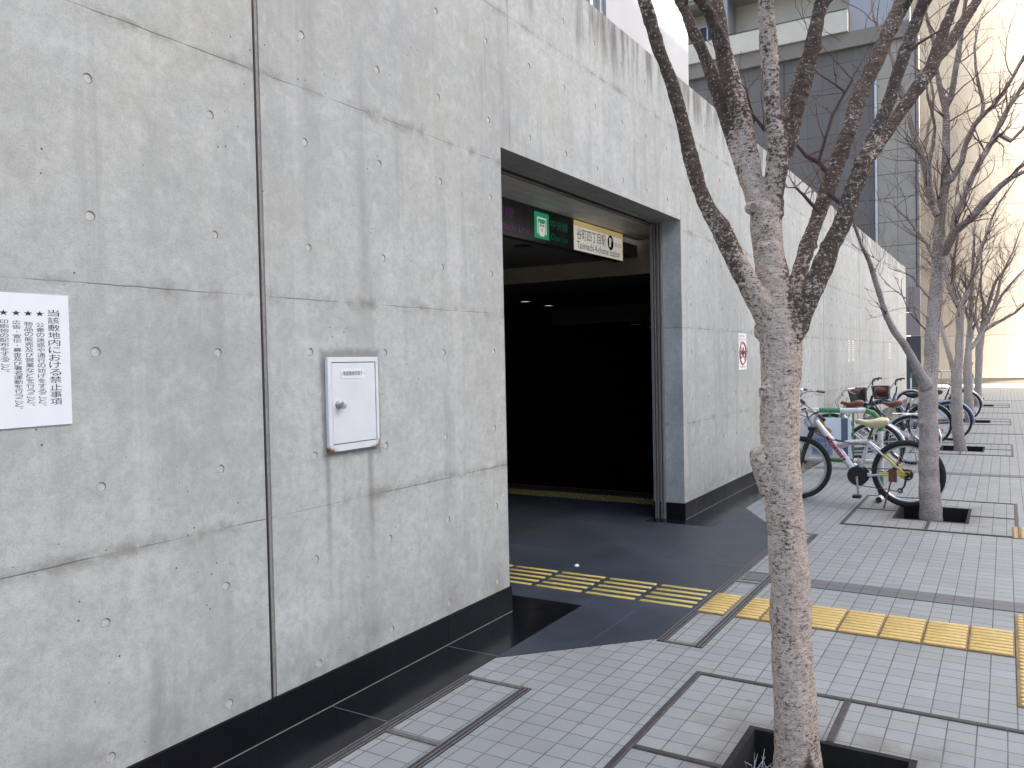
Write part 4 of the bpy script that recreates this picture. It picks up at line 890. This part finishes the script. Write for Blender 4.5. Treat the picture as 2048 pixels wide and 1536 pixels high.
    return T
city((12.55,-1.36,.004), 93, 'grey city bicycle with brown saddle and swept chrome handlebar, nearest behind the sign board', 'bk_grey', 'brown', 'brown', 'chrome', steer=R(24), hz=1.15, low=False, sz=.085)
city((14.15,-1.70,.004), 86, 'silver city bicycle with brown saddle, white rear fender and rear rack', 'bk_grey', 'brown', 'brown', 'chrome', steer=R(8), hz=1.10)
city((17.3,-1.72,.004), 92, 'black city bicycle with black wire basket and black upright handlebar', 'bk_dark', 'blk_pl', 'blk_pl', 'bk_dark', basket='blk_pl', bar='flat', hz=1.16, rack=False)
tb = city((18.3,-2.02,.004), 90, 'blue step-through bicycle with blue fenders and a basket holding a red bundle', 'bk_blue', 'blk_pl', 'blk_pl', 'bk_blue', basket='blk_pl', bar='flat', hz=1.12, rack=True)
m = MB(); c = Vector((18.3,-.78,.95)); n = 10
m.loft([[tuple(c+Vector((.115*math.sin(math.pi*j/8)*math.cos(2*math.pi*k/n)*(1+.2*mnoise.noise(Vector((j,k,0))*.7)), .12*math.sin(math.pi*j/8)*math.sin(2*math.pi*k/n)*(1+.2*mnoise.noise(Vector((j,k,5))*.7)), -.10*math.cos(math.pi*j/8)))) for k in range(n)] for j in range(1,8)])
setp(m.build('cloth_bundle', M['red_ink'], smooth=2), 'red cloth bundle lying in the basket of the blue bicycle', 'bundle')
city((23.8,-2.05,.004), 96, 'dark bicycle mostly hidden behind the second trunk, with pale saddle', 'bk_dark', 'alloy', 'blk_pl', 'chrome', bar='flat', hz=1.08)

def barrier(name, x, ya, yb, label, h=1.07, hl=.465, cell=((.0,0),)):
    T = thing(name, (x, (ya+yb)/2, 0), label, 'barrier'); L = (yb-ya)/2; r = .031; m = MB()
    for s in (-1,1):   # end hoop: post bending into the top rail
        m.tube([(0,s*L,.03,r),(0,s*L,.36,r)],12,1); m.tube([(0,s*L,.36,r),(0,s*L,h-.24,r)],12,0); m.tube([(0,s*L,h-.24,r),(0,s*L,h-.16,r),(0,s*(L-.03),h-.08,r),(0,s*(L-.08),h-.025,r),(0,s*(L-.16),h,r)],12,1)
    q = L-.16; ys = [-q,-q+.26,-q+.50,-q+.86,-q+1.06,q] if q > .6 else [-q,-q*.3,q*.3,q]
    for k in range(len(ys)-1): m.tube([(0,ys[k],h,r),(0,ys[k+1],h,r)],12,0 if k%2==0 else 1)
    ys = [-L,-L+.30,-L+.62,-L+.86,L]
    for k in range(4): m.tube([(0,ys[k],hl,r*.82),(0,ys[k+1],hl,r*.82)],12,0 if k%2==0 else 1)
    m.build('rail', [M['bar_wht'], M['bar_grn']], T, smooth=True)
    m = MB()
    for k in range(5): y = -L+.30+k*(2*L-.6)/4; m.tube([(0,y,hl,.011),(0,y,h,.011)],8)
    m.build('upright', M['bar_grn'], T, smooth=True)
    for s in (-1,1):
        m = MB(); m.tube([(-.20,s*L,.045,.034),(.20,s*L,.045,.034)],12,0,cap=False); m.tube([(-.199,s*L,.045,.024),(.199,s*L,.045,.024)],10,1); m.ring((0,s*L,.11),(0,0,1),.036,.008,14,5,2)
        m.tube([(-.05,s*L-.01,.16,.010),(-.05,s*L-.07,.16,.010)],6,2)
        m.build('foot', [M['bar_wht'], M['dark'], M['bar_grn']], T, smooth=True)
barrier('pipe_barrier', 10.52, -1.69, -.56, 'green and white pipe barrier standing behind the white bicycle')
barrier('pipe_barrier', 33.6, -1.95, .05, 'distant green and white pipe barrier beyond the parked bicycles')
P_ = thing('sign_board', (10.455, -1.09, .50), 'white board with faded orange and blue print hung on the pipe barrier', 'sign')
q = MB(); q.box((-.01,-.285,.0),(.01,.29,.485)); q.build('board', M['white_sign'], P_)
q = MB(); q.box((-.0125,-.25,.004),(-.0105,-.175,.482)); q.build('stripe', M['navy'], P_)
q = MB(); q.add([(-.0112,y-.085,z) for y,z in ((.02,.30),(.02,.33),(.05,.36),(.09,.375),(.105,.45),(.135,.48),(.165,.45),(.18,.375),(.21,.36),(.24,.33),(.24,.30))],[tuple(range(11))[::-1]]); q.build('orange_print', M['orange'], P_)
q = MB(); q.box((-.0122,-.075,.03),(-.0106,.165,.28)); q.build('blue_print', M['pblue'], P_)
q = MB(); 
for k, tx in enumerate(('放置自転車','撤去します','駐輪禁止')): put_text(q,tx,(-.0122,.155,0),(0,-1,0),(0,0,1),.01,.21,.185-.066*k,.235-.066*k,.0006)
q.build('lettering', M['navy'], P_)

# ------------------------------------------------------------------ trees
def extend(pl, L, seed, up=.5):
    rg = random.Random(seed); p = [Vector(q[:3]) for q in pl]; r = pl[-1][3]; d = (p[-1]-p[-2]).normalized(); out = list(pl); c = p[-1]; n = max(3, int(L/.28))
    for k in range(n):
        d = (d + Vector((rg.uniform(-.22,.22), rg.uniform(-.22,.22), rg.uniform(-.05,.25)*up))).normalized(); c = c + d*(L/n); out.append((*c, max(.006, r*(1-.80*(k+1)/n))))
    return out
def twig(mb, p, d, L, r, rg, depth=0, mi=0):
    n = max(3, int(L/.085)); pts = [(*p, r)]; c = Vector(p); d = Vector(d).normalized()
    for k in range(n):
        d = (d + Vector((rg.uniform(-.30,.30), rg.uniform(-.30,.30), rg.uniform(-.18,.30)))).normalized(); c = c + d*(L/n)
        rr = max(.0013, r*(1-.75*(k+1)/n)); pts.append((*c, rr))
        if rg.random() < .30: e = c + Vector((rg.uniform(-1,1), rg.uniform(-1,1), rg.uniform(-.2,1))).normalized()*(.012+r*1.2); mb.tube([(*c, rr*1.3), (*e, rr*.9)], 4, mi)
        if depth < 2 and rg.random() < (.55 if depth == 0 else .38) and k > 0:
            s = (d + Vector((rg.uniform(-1,1), rg.uniform(-1,1), rg.uniform(-.3,.8)))*.95).normalized(); twig(mb, c, s, L*rg.uniform(.30,.62)*(1-.4*k/n), rr*.72, rg, depth+1, mi)
    mb.tube(pts, 5 if r > .004 else 3, mi, cap=False)
def tree(loc, data, label, mat, voxel, ext, seed, ntw, twl, zmin, fixed=(), twmat=None):
    T = thing('bare_tree', loc, label, 'tree', 'bare trees in a row along the plaza'); inv = Matrix.Translation(-Vector(loc)); rg = random.Random(seed)
    mb = MB(); limbs = []
    for k, (nm, pl) in enumerate(data.items()):
        q = [tuple(v) for v in pl]
        if q[-1][2] > 2.2 and nm != 'knob' and not (nm == 'trunk' and seed == 1) and not nm.startswith('lb'): q = extend(q, ext*rg.uniform(.7,1.2), seed*31+k)
        limbs.append(q); fine = []
        for a, b in zip(q, q[1:]):   # resample so the knobbly outline shows
            A, B = Vector(a[:3]), Vector(b[:3]); n = max(1, int((B-A).length/.06))
            for i in range(n):
                t = i/n; fine.append((*(A.lerp(B, t)), a[3]+(b[3]-a[3])*t))
        fine.append(q[-1])
        fine = [(x+.10*r*mnoise.noise(Vector((z*5,k*3.1,seed))), y+.10*r*mnoise.noise(Vector((z*5,k*3.1,seed+9))), z, r*(1+.07*mnoise.noise(Vector((z*9,k*1.7,seed+4))))) for x, y, z, r in fine]
        mb.tube(fine, 14 if q[0][3] > .012 else 8, 0, jit=.10, seed=k*2.3+seed)
        for i in range(2, len(q)-1):   # branch scars
            if rg.random() < .42 and q[i][3] > .012:
                d = Vector((rg.uniform(-1,1), rg.uniform(-1,1), rg.uniform(-.2,.6))).normalized(); c = Vector(q[i][:3]); r = q[i][3]
                mb.tube([(*(c+d*r*.55), r*.55), (*(c+d*r*1.06), r*.42), (*(c+d*r*1.22), r*.30)], 8)
    o = mb.build('trunk', mat, T, smooth=2, xf=inv)
    if voxel:
        rm = o.modifiers.new('merge', 'REMESH'); rm.mode = 'VOXEL'; rm.voxel_size = voxel; rm.use_smooth_shade = True
        sm = o.modifiers.new('smooth', 'SMOOTH'); sm.factor = .5; sm.iterations = 3
        tx = bpy.data.textures.new('bark relief', 'CLOUDS'); tx.noise_scale = .035; tx.noise_depth = 3
        dm = o.modifiers.new('relief', 'DISPLACE'); dm.texture = tx; dm.strength = .009; dm.mid_level = .5; dm.texture_coords = 'LOCAL'
    tb = MB()
    for pl in fixed: tb.tube([tuple(v) for v in pl], 6)
    for pl in fixed:
        for p in pl[1:]:
            for _ in range(2): twig(tb, p[:3], (rg.uniform(-1,1), rg.uniform(-1,1), rg.uniform(0,1)), rg.uniform(.12,.30), .0028, rg, 1, 1)
    cand = [(q, i) for q in limbs for i in range(1, len(q)) if q[i][2] > zmin and q[i][3] < .085]
    for _ in range(ntw):
        q, i = rg.choice(cand); a, b = Vector(q[i-1][:3]), Vector(q[i][:3]); c = a.lerp(b, rg.random()); d = (b-a).normalized()
        side = Vector((rg.uniform(-1,1), rg.uniform(-1,1), rg.uniform(-.3,.7)))
        twig(tb, c, d*.55+side, twl*rg.uniform(.45,1.2), min(.0085, max(.003, q[i][3]*.32)), rg, 0, 0 if rg.random() < .6 else 1)
    tb.build('twigs', [M['twig'], twmat or M['twig_red']], T, smooth=True, xf=inv)
    return T
TREE1 = {
  'trunk': [(3.353,-2.248,-0.124,0.1105),(3.354,-2.242,0.037,0.0985),(3.356,-2.239,0.158,0.0884),(3.359,-2.226,0.497,0.0804),(3.365,-2.217,0.831,0.0794),(3.363,-2.198,1.163,0.0754),(3.365,-2.187,1.418,0.0784),(3.371,-2.187,1.589,0.0774),(3.376,-2.188,1.758,0.0804),(3.38,-2.19,1.846,0.0844),(3.381,-2.187,1.926,0.0723),(3.369,-2.162,2.048,0.0623),(3.366,-2.15,2.148,0.0603),(3.365,-2.142,2.269,0.0603),(3.367,-2.142,2.349,0.0623)],
  'L1': [(3.367,-2.17,1.837,0.0583),(3.322,-2.142,1.916,0.0498),(3.275,-2.112,1.985,0.0455),(3.221,-2.069,2.102,0.0412),(3.162,-2.015,2.244,0.038),(3.107,-1.972,2.335,0.0289),(3.067,-1.954,2.424,0.0295),(3.03,-1.938,2.542,0.0277),(2.992,-1.921,2.658,0.0245),(2.952,-1.901,2.772,0.0258),(2.906,-1.871,2.884,0.024),(2.866,-1.852,2.993,0.0253),(2.833,-1.847,3.041,0.0245),(2.799,-1.838,3.1,0.0234)],
  'L2a': [(3.357,-2.128,2.289,0.0402),(3.375,-2.085,2.398,0.0305),(3.39,-2.036,2.529,0.0287),(3.411,-1.995,2.648,0.0287),(3.431,-1.955,2.76,0.0273),(3.45,-1.911,2.909,0.0293),(3.462,-1.855,3.061,0.0244),(3.483,-1.817,3.145,0.0281),(3.504,-1.78,3.231,0.0231),(3.525,-1.743,3.318,0.0251),(3.545,-1.704,3.421,0.0253)],
  'L2b': [(3.357,-2.128,2.289,0.0442),(3.36,-2.094,2.425,0.0394),(3.373,-2.078,2.515,0.0406),(3.387,-2.065,2.599,0.0382),(3.395,-2.04,2.737,0.04),(3.393,-1.995,2.877,0.0402),(3.398,-1.965,3.018,0.0337),(3.405,-1.936,3.16,0.0423),(3.418,-1.921,3.235,0.0374),(3.426,-1.899,3.325,0.0376)],
  'L2b2': [(3.379,-1.972,3.01,0.0285),(3.298,-1.948,3.12,0.0247),(3.218,-1.93,3.161,0.0258),(3.143,-1.919,3.199,0.0254)],
  'L2c': [(3.376,-2.159,2.309,0.0502),(3.362,-2.174,2.383,0.0357),(3.35,-2.191,2.508,0.0452),(3.33,-2.197,2.598,0.0385),(3.301,-2.187,2.688,0.0302),(3.279,-2.186,2.808,0.0316),(3.257,-2.187,2.926,0.0345),(3.232,-2.183,3.043,0.0305),(3.212,-2.189,3.095,0.0294),(3.19,-2.194,3.159,0.0276)],
  'L2d': [(3.376,-2.204,2.543,0.0389),(3.375,-2.233,2.609,0.0355),(3.372,-2.257,2.694,0.0321),(3.377,-2.291,2.815,0.0351),(3.379,-2.321,2.936,0.0301),(3.377,-2.345,3.055,0.0284),(3.366,-2.358,3.111,0.0235),(3.359,-2.375,3.178,0.0234)],
  'L2e': [(3.46,-2.18,2.689,0.0266),(3.52,-2.18,2.743,0.0236),(3.589,-2.194,2.826,0.0222),(3.657,-2.205,2.91,0.0208),(3.726,-2.219,2.997,0.0211),(3.79,-2.224,3.064,0.0178),(3.863,-2.243,3.176,0.0163)],
  'L3': [(3.41,-2.199,1.867,0.0404),(3.461,-2.202,1.913,0.0312),(3.529,-2.228,2.064,0.0329),(3.596,-2.254,2.2,0.0333),(3.658,-2.273,2.294,0.0292),(3.746,-2.328,2.51,0.0346),(3.834,-2.384,2.708,0.0318),(3.897,-2.403,2.828,0.0354),(3.96,-2.423,2.924,0.0342),(4.042,-2.473,3.068,0.0362),(4.12,-2.516,3.214,0.0333),(4.189,-2.546,3.31,0.0336),(4.246,-2.558,3.381,0.0323),(4.307,-2.576,3.467,0.0309)],
  'L3b': [(4.191,-2.53,3.262,0.0304),(4.186,-2.571,3.317,0.0201),(4.171,-2.595,3.345,0.0183),(4.159,-2.625,3.386,0.0165)],
  'L4': [(3.375,-2.222,1.805,0.0499),(3.387,-2.268,1.865,0.0358),(3.381,-2.286,1.923,0.0356),(3.383,-2.314,2.005,0.0396),(3.388,-2.348,2.086,0.0415),(3.392,-2.38,2.166,0.0371),(3.401,-2.42,2.245,0.0349),(3.411,-2.459,2.375,0.034),(3.418,-2.496,2.472,0.0344),(3.429,-2.538,2.591,0.0238),(3.443,-2.585,2.697,0.0251),(3.448,-2.617,2.803,0.0236),(3.454,-2.651,2.907,0.0249),(3.462,-2.688,3.01,0.022),(3.456,-2.706,3.058,0.0246),(3.45,-2.724,3.106,0.0218)],
  'L4b': [(3.483,-2.482,2.47,0.0259),(3.526,-2.512,2.531,0.0275),(3.583,-2.562,2.622,0.0276),(3.639,-2.611,2.714,0.0263),(3.696,-2.663,2.807,0.0294),(3.754,-2.714,2.901,0.0267),(3.793,-2.736,2.997,0.0238),(3.836,-2.763,3.094,0.021),(3.881,-2.793,3.191,0.0151),(3.917,-2.811,3.26,0.0121)],
  'L4c': [(3.726,-2.708,2.877,0.0236),(3.81,-2.728,2.945,0.0225),(3.907,-2.768,3.026,0.0229),(4.009,-2.815,3.141,0.0217),(4.113,-2.865,3.258,0.0205),(4.207,-2.901,3.347,0.0193)],
  'knob': [(3.335,-2.15,1.194,0.0402),(3.324,-2.132,1.275,0.0442),(3.314,-2.117,1.33,0.0421),(3.306,-2.108,1.361,0.0301),(3.303,-2.107,1.375,0.018)],
}
TREE2 = {
  'trunk': [(9.76,-2.28,-0.232,0.1284),(9.775,-2.27,-0.047,0.1125),(9.794,-2.253,0.434,0.102),(9.824,-2.249,0.969,0.0967),(9.843,-2.245,1.21,0.0996),(9.864,-2.244,1.398,0.097),(9.905,-2.277,1.608,0.0751),(9.923,-2.274,1.766,0.0752),(9.957,-2.291,2.083,0.0729),(9.998,-2.318,2.4,0.073),(10.04,-2.346,2.718,0.0755),(10.063,-2.352,2.878,0.07),(10.079,-2.345,3.039,0.0638),(10.099,-2.348,3.16,0.0532),(10.137,-2.375,3.374,0.0506),(10.175,-2.403,3.589,0.048),(10.205,-2.412,3.912,0.0428),(10.23,-2.413,4.236,0.0401),(10.246,-2.412,4.272,0.0402),(10.26,-2.403,4.437,0.0376),(10.258,-2.366,4.602,0.0296),(10.257,-2.329,4.822,0.0269),(10.261,-2.292,5.183,0.0216),(10.245,-2.228,5.459,0.0194),(10.245,-2.191,5.703,0.0162)],
  'left': [(9.785,-2.235,1.374,0.0696),(9.699,-2.166,1.55,0.0546),(9.633,-2.13,1.661,0.0427),(9.537,-2.042,1.849,0.0386),(9.443,-1.962,1.973,0.0361),(9.36,-1.895,2.142,0.0337),(9.29,-1.849,2.339,0.0305),(9.22,-1.803,2.534,0.0288),(9.149,-1.758,2.713,0.0241),(9.074,-1.707,2.844,0.021),(9.003,-1.662,3.004,0.0187),(8.943,-1.638,3.117,0.0134),(8.896,-1.632,3.258,0.0103)],
  'u2r': [(10.271,-2.397,4.419,0.0322),(10.283,-2.459,4.539,0.0322),(10.292,-2.507,4.85,0.031),(10.302,-2.555,5.16,0.0256),(10.299,-2.585,5.415,0.0234),(10.286,-2.605,5.564,0.0201),(10.272,-2.624,5.679,0.0159)],
  'u1': [(9.963,-2.338,3.216,0.0368),(9.987,-2.281,3.362,0.0423),(10.024,-2.242,3.584,0.0372),(10.057,-2.193,3.861,0.0331),(10.077,-2.126,4.088,0.0322),(10.106,-2.076,4.263,0.028),(10.147,-2.044,4.471,0.026),(10.157,-1.957,4.759,0.0245),(10.181,-1.896,4.995,0.0219),(10.21,-1.845,5.199,0.0165),(10.216,-1.755,5.417,0.0221),(10.236,-1.692,5.548,0.0167),(10.28,-1.667,5.723,0.0123)],
  'u1b': [(9.827,-2.301,3.315,0.026),(9.757,-2.284,3.511,0.0232),(9.696,-2.28,3.726,0.0215),(9.663,-2.325,3.915,0.0214),(9.617,-2.347,4.103,0.0192),(9.55,-2.347,4.067,0.0191),(9.478,-2.33,4.202,0.016),(9.394,-2.293,4.335,0.0139),(9.331,-2.289,4.466,0.0108)],
  'u1c': [(9.595,-2.283,3.705,0.0152),(9.5,-2.2,3.829,0.0152),(9.416,-2.136,3.941,0.0131),(9.327,-2.063,4.042,0.011),(9.256,-2.025,4.072,0.009),(9.184,-1.979,4.2,0.0059),(9.12,-1.951,4.277,0.0039)],
  'u1d': [(10.079,-2.202,3.939,0.0214),(10.185,-2.224,4.096,0.0205),(10.286,-2.237,4.279,0.0196),(10.391,-2.259,4.386,0.0186),(10.495,-2.273,4.628,0.0177)],
  'u3': [(10.138,-2.414,3.581,0.0319),(10.121,-2.471,3.624,0.0328),(10.13,-2.565,3.791,0.0316),(10.106,-2.603,3.968,0.0288),(10.11,-2.686,4.162,0.0286),(10.11,-2.768,4.262,0.0285),(10.113,-2.857,4.329,0.0216),(10.118,-2.946,4.447,0.0215),(10.129,-3.043,4.614,0.0194),(10.14,-3.137,4.799,0.0173),(10.134,-3.208,4.933,0.0131)],
  'u3b': [(10.189,-2.753,4.274,0.0209),(10.262,-2.77,4.414,0.0221),(10.301,-2.729,4.599,0.019),(10.348,-2.696,4.828,0.017),(10.405,-2.682,5.081,0.016),(10.485,-2.709,5.26,0.0129),(10.564,-2.735,5.398,0.0097)],
  'u4': [(9.93,-2.402,2.788,0.0418),(9.886,-2.452,2.914,0.0467),(9.846,-2.509,3.027,0.0463),(9.825,-2.6,3.087,0.0383),(9.799,-2.681,3.155,0.0365),(9.795,-2.796,3.302,0.0377),(9.799,-2.926,3.436,0.0309),(9.775,-3.011,3.5,0.0272),(9.768,-3.127,3.542,0.0196),(9.773,-3.261,3.582,0.0136)],
  'u4u': [(9.853,-3.012,3.504,0.0224),(9.859,-3.08,3.604,0.0224),(9.862,-3.147,3.645,0.0198),(9.896,-3.265,3.723,0.0148)],
  'u4b': [(9.988,-2.484,3.068,0.0366),(10.054,-2.5,3.211,0.0368),(10.148,-2.562,3.354,0.0317),(10.263,-2.651,3.625,0.0318),(10.376,-2.742,3.846,0.0331),(10.483,-2.824,4.015,0.0295),(10.589,-2.907,4.132,0.0242),(10.705,-3.017,4.065,0.0184),(10.841,-3.147,4.225,0.0185),(10.989,-3.3,4.354,0.0131)],
  'u5': [(10.408,-2.751,3.872,0.0267),(10.514,-2.833,4.041,0.0269),(10.589,-2.87,4.138,0.027),(10.677,-2.925,4.288,0.0271),(10.778,-3.001,4.462,0.0261),(10.872,-3.067,4.583,0.0246),(10.979,-3.151,4.759,0.0231),(11.101,-3.258,4.991,0.0166)],
  'lb1': [(9.926,-2.237,2.124,0.0127),(9.753,-2.096,2.288,0.0118),(9.595,-1.984,2.395,0.0109),(9.446,-1.888,2.477,0.01),(9.33,-1.846,2.555,0.0069),(9.217,-1.811,2.602,0.0053)],
  'lb2': [(9.938,-2.244,2.353,0.0143),(9.833,-2.161,2.478,0.0126),(9.748,-2.112,2.569,0.0125),(9.637,-2.024,2.605,0.0109),(9.519,-1.923,2.642,0.0093),(9.396,-1.811,2.732,0.0085),(9.296,-1.739,2.797,0.0069),(9.22,-1.707,2.83,0.0046)],
  'lb3': [(9.977,-2.287,2.78,0.0159),(10.01,-2.221,2.948,0.0176),(10.035,-2.148,3.053,0.0177),(10.05,-2.054,3.209,0.0145),(10.07,-1.972,3.302,0.013),(10.078,-1.868,3.428,0.0106),(10.066,-1.734,3.475,0.0091),(10.071,-1.628,3.562,0.0066)],
}
TREE3 = {
  'trunk': [(16.894,-2.268,-0.139,0.1226),(16.861,-2.228,0.136,0.0992),(16.842,-2.207,0.492,0.0974),(16.833,-2.195,1.024,0.0928),(16.825,-2.197,1.289,0.0901),(16.842,-2.237,1.642,0.0688),(16.849,-2.254,2.082,0.0661),(16.843,-2.256,2.433,0.0704),(16.854,-2.295,2.608,0.0528),(16.889,-2.372,2.816,0.0395),(16.905,-2.419,2.989,0.0369),(16.929,-2.48,3.161,0.0333),(16.988,-2.587,3.56,0.0298),(17.046,-2.693,3.906,0.0245)],
  'left': [(16.879,-2.164,1.359,0.0532),(16.96,-2.129,1.5,0.0464),(17.018,-2.049,1.806,0.0413),(17.081,-1.975,2.096,0.0379),(17.161,-1.935,2.316,0.0326),(17.234,-1.88,2.594,0.0255),(17.292,-1.797,2.931,0.0202)],
  'up': [(16.956,-2.229,2.563,0.0444),(16.955,-2.136,2.799,0.0409),(16.969,-2.074,2.981,0.0375),(16.993,-2.026,3.164,0.034),(17.032,-1.994,3.527,0.0287),(17.082,-1.978,3.928,0.0234)],
  'mid': [(16.952,-2.214,2.705,0.0355),(17.01,-2.15,2.979,0.0339),(17.092,-2.132,3.165,0.0287),(17.208,-2.16,3.531,0.0252),(17.343,-2.219,3.9,0.0181)],
}
TREE4 = {
  'trunk': [(23.514,-2.164,-0.124,0.1132),(23.524,-2.177,-0.072,0.1081),(23.525,-2.164,0.247,0.1044),(23.532,-2.149,0.739,0.0958),(23.551,-2.141,1.475,0.0983),(23.574,-2.163,1.794,0.0737),(23.584,-2.164,2.089,0.0614),(23.634,-2.215,2.701,0.0516),(23.674,-2.243,3.437,0.0442),(23.704,-2.266,3.927,0.0368),(23.737,-2.289,4.541,0.027)],
  'right': [(23.588,-2.184,1.818,0.0614),(23.739,-2.341,2.011,0.0566),(23.875,-2.468,2.304,0.0518),(23.995,-2.574,2.525,0.0494),(24.119,-2.68,2.821,0.0421),(24.246,-2.787,3.193,0.0372),(24.347,-2.852,3.567,0.0323),(24.501,-3.003,3.991,0.0249)],
  'left': [(23.572,-2.153,1.917,0.0491),(23.562,-2.24,2.159,0.0416),(23.457,-2.16,2.575,0.0366),(23.36,-2.101,2.866,0.0292),(23.216,-1.96,3.23,0.0194),(23.095,-1.86,3.519,0.0145)],
  'r2': [(23.619,-2.217,2.186,0.0368),(23.564,-2.306,2.45,0.0269),(23.478,-2.331,2.932,0.0219),(23.396,-2.377,3.167,0.0169)],
}
TREE5 = {
  'trunk': [(30.625,-2.182,-0.111,0.114),(30.623,-2.173,-0.025,0.1145),(30.645,-2.186,0.436,0.1082),(30.676,-2.205,1.072,0.105),(30.715,-2.227,1.866,0.1145),(30.762,-2.283,2.278,0.1018),(30.799,-2.325,2.659,0.07),(30.9,-2.463,3.196,0.0573),(30.98,-2.574,3.606,0.0541),(31.021,-2.629,3.859,0.0477),(31.114,-2.767,4.174,0.0382),(31.238,-2.958,4.424,0.0286)],
  'right': [(30.772,-2.297,2.341,0.0636),(30.776,-2.394,2.465,0.054),(30.897,-2.68,2.647,0.0475),(31.042,-3.007,2.858,0.0443),(31.118,-3.223,2.977,0.0347),(31.219,-3.472,3.252,0.0315),(31.297,-3.682,3.559,0.022)],
  'r2': [(30.813,-2.352,2.563,0.0573),(31.064,-2.626,3.068,0.0478),(31.301,-2.873,3.608,0.0415),(31.531,-3.121,3.958,0.0352),(31.727,-3.315,4.215,0.0289),(31.957,-3.565,4.504,0.0193)],
  'left': [(30.74,-2.242,2.374,0.0541),(30.801,-2.132,2.699,0.0447),(30.874,-2.047,2.928,0.0353),(30.969,-1.99,3.32,0.0257)],
  'up': [(30.797,-2.312,2.818,0.0541),(30.759,-2.37,3.289,0.0444),(30.626,-2.278,3.603,0.038),(30.555,-2.282,4.071,0.0315),(30.503,-2.313,4.598,0.0252)],
}
TWIGS1 = [
  [(3.769,-2.315,2.515,0.0097),(3.746,-2.273,2.575,0.0108),(3.719,-2.227,2.604,0.0097),(3.7,-2.194,2.652,0.0065)],
  [(3.714,-2.279,2.568,0.0075),(3.731,-2.303,2.663,0.0064),(3.752,-2.331,2.77,0.0064),(3.783,-2.377,2.865,0.0054),(3.801,-2.405,2.918,0.0043)],
  [(3.763,-2.384,2.857,0.0053),(3.742,-2.348,2.891,0.0043),(3.709,-2.29,2.936,0.0032),(3.693,-2.262,2.968,0.0021)],
  [(3.647,-2.413,2.34,0.0114),(3.619,-2.364,2.383,0.0104),(3.602,-2.334,2.414,0.0093)],
  [(3.583,-2.307,2.332,0.0093),(3.563,-2.272,2.374,0.0083),(3.55,-2.249,2.406,0.0072),(3.533,-2.219,2.438,0.0041),(3.517,-2.192,2.438,0.0021)],
  [(3.446,-2.06,2.7,0.0083),(3.46,-2.083,2.725,0.0072),(3.475,-2.11,2.687,0.0062)],
  [(3.453,-2.069,2.752,0.0062),(3.448,-2.06,2.783,0.0041),(3.444,-2.05,2.845,0.0031)],
  [(3.477,-2.113,2.674,0.0072),(3.457,-2.078,2.731,0.0062),(3.448,-2.06,2.758,0.0062)],
]

NEAR = tree((3.354,-2.245,-.15), TREE1, 'nearest bare tree with a thick pale mottled trunk splitting into many dark limbs', M['bark1'], .0075, 1.9, 1, 13, .30, 2.75, TWIGS1)
tree((9.775,-2.275,-.25), TREE2, 'second bare tree with smooth grey trunk and a low limb leaning left over the bicycles', M['bark2'], .013, 1.6, 2, 240, .62, 2.0)
tree((16.88,-2.25,-.2), TREE3, 'third bare tree with a slim grey trunk, forked low on its left side', M['bark2'], 0, 1.5, 3, 170, .70, 2.2)
tree((23.55,-2.2,-.2), TREE4, 'fourth bare tree with a stubby cut limb and thin grey trunk', M['bark2'], 0, 1.5, 4, 150, .75, 2.2)
tree((30.6,-2.2,-.2), TREE5, 'farthest bare tree with twigs spreading against the beige building', M['bark2'], 0, 1.4, 5, 150, .85, 2.4)
for k, (x, y, z, r) in enumerate([(3.289, -2.111, 2.337, 0.0336), (3.457, -1.919, 2.924, 0.0148), (3.387, -2.467, 2.353, 0.0288), (3.428, -2.525, 2.49, 0.0211), (3.216, -2.079, 2.13, 0.0313), (3.305, -2.204, 1.854, 0.0236)]):
    r *= .62; m = MB(); c = Vector((x-3.354, y+2.245, z+.15)); ax = Vector((-.84,-.53,.10+.1*math.sin(k*2.1))).normalized()
    m.lathe(c-ax*.034, ax, [(0,r*1.25),(.016,r*1.15),(.026,r*1.0),(.030,r*.82),(.027,r*.62)], 14, 0); m.disc(c+ax*.0005, ax, r*.66, 14, 1)
    m.build('branch_scar', [M['bark1'], M['scar']], NEAR, smooth=2)
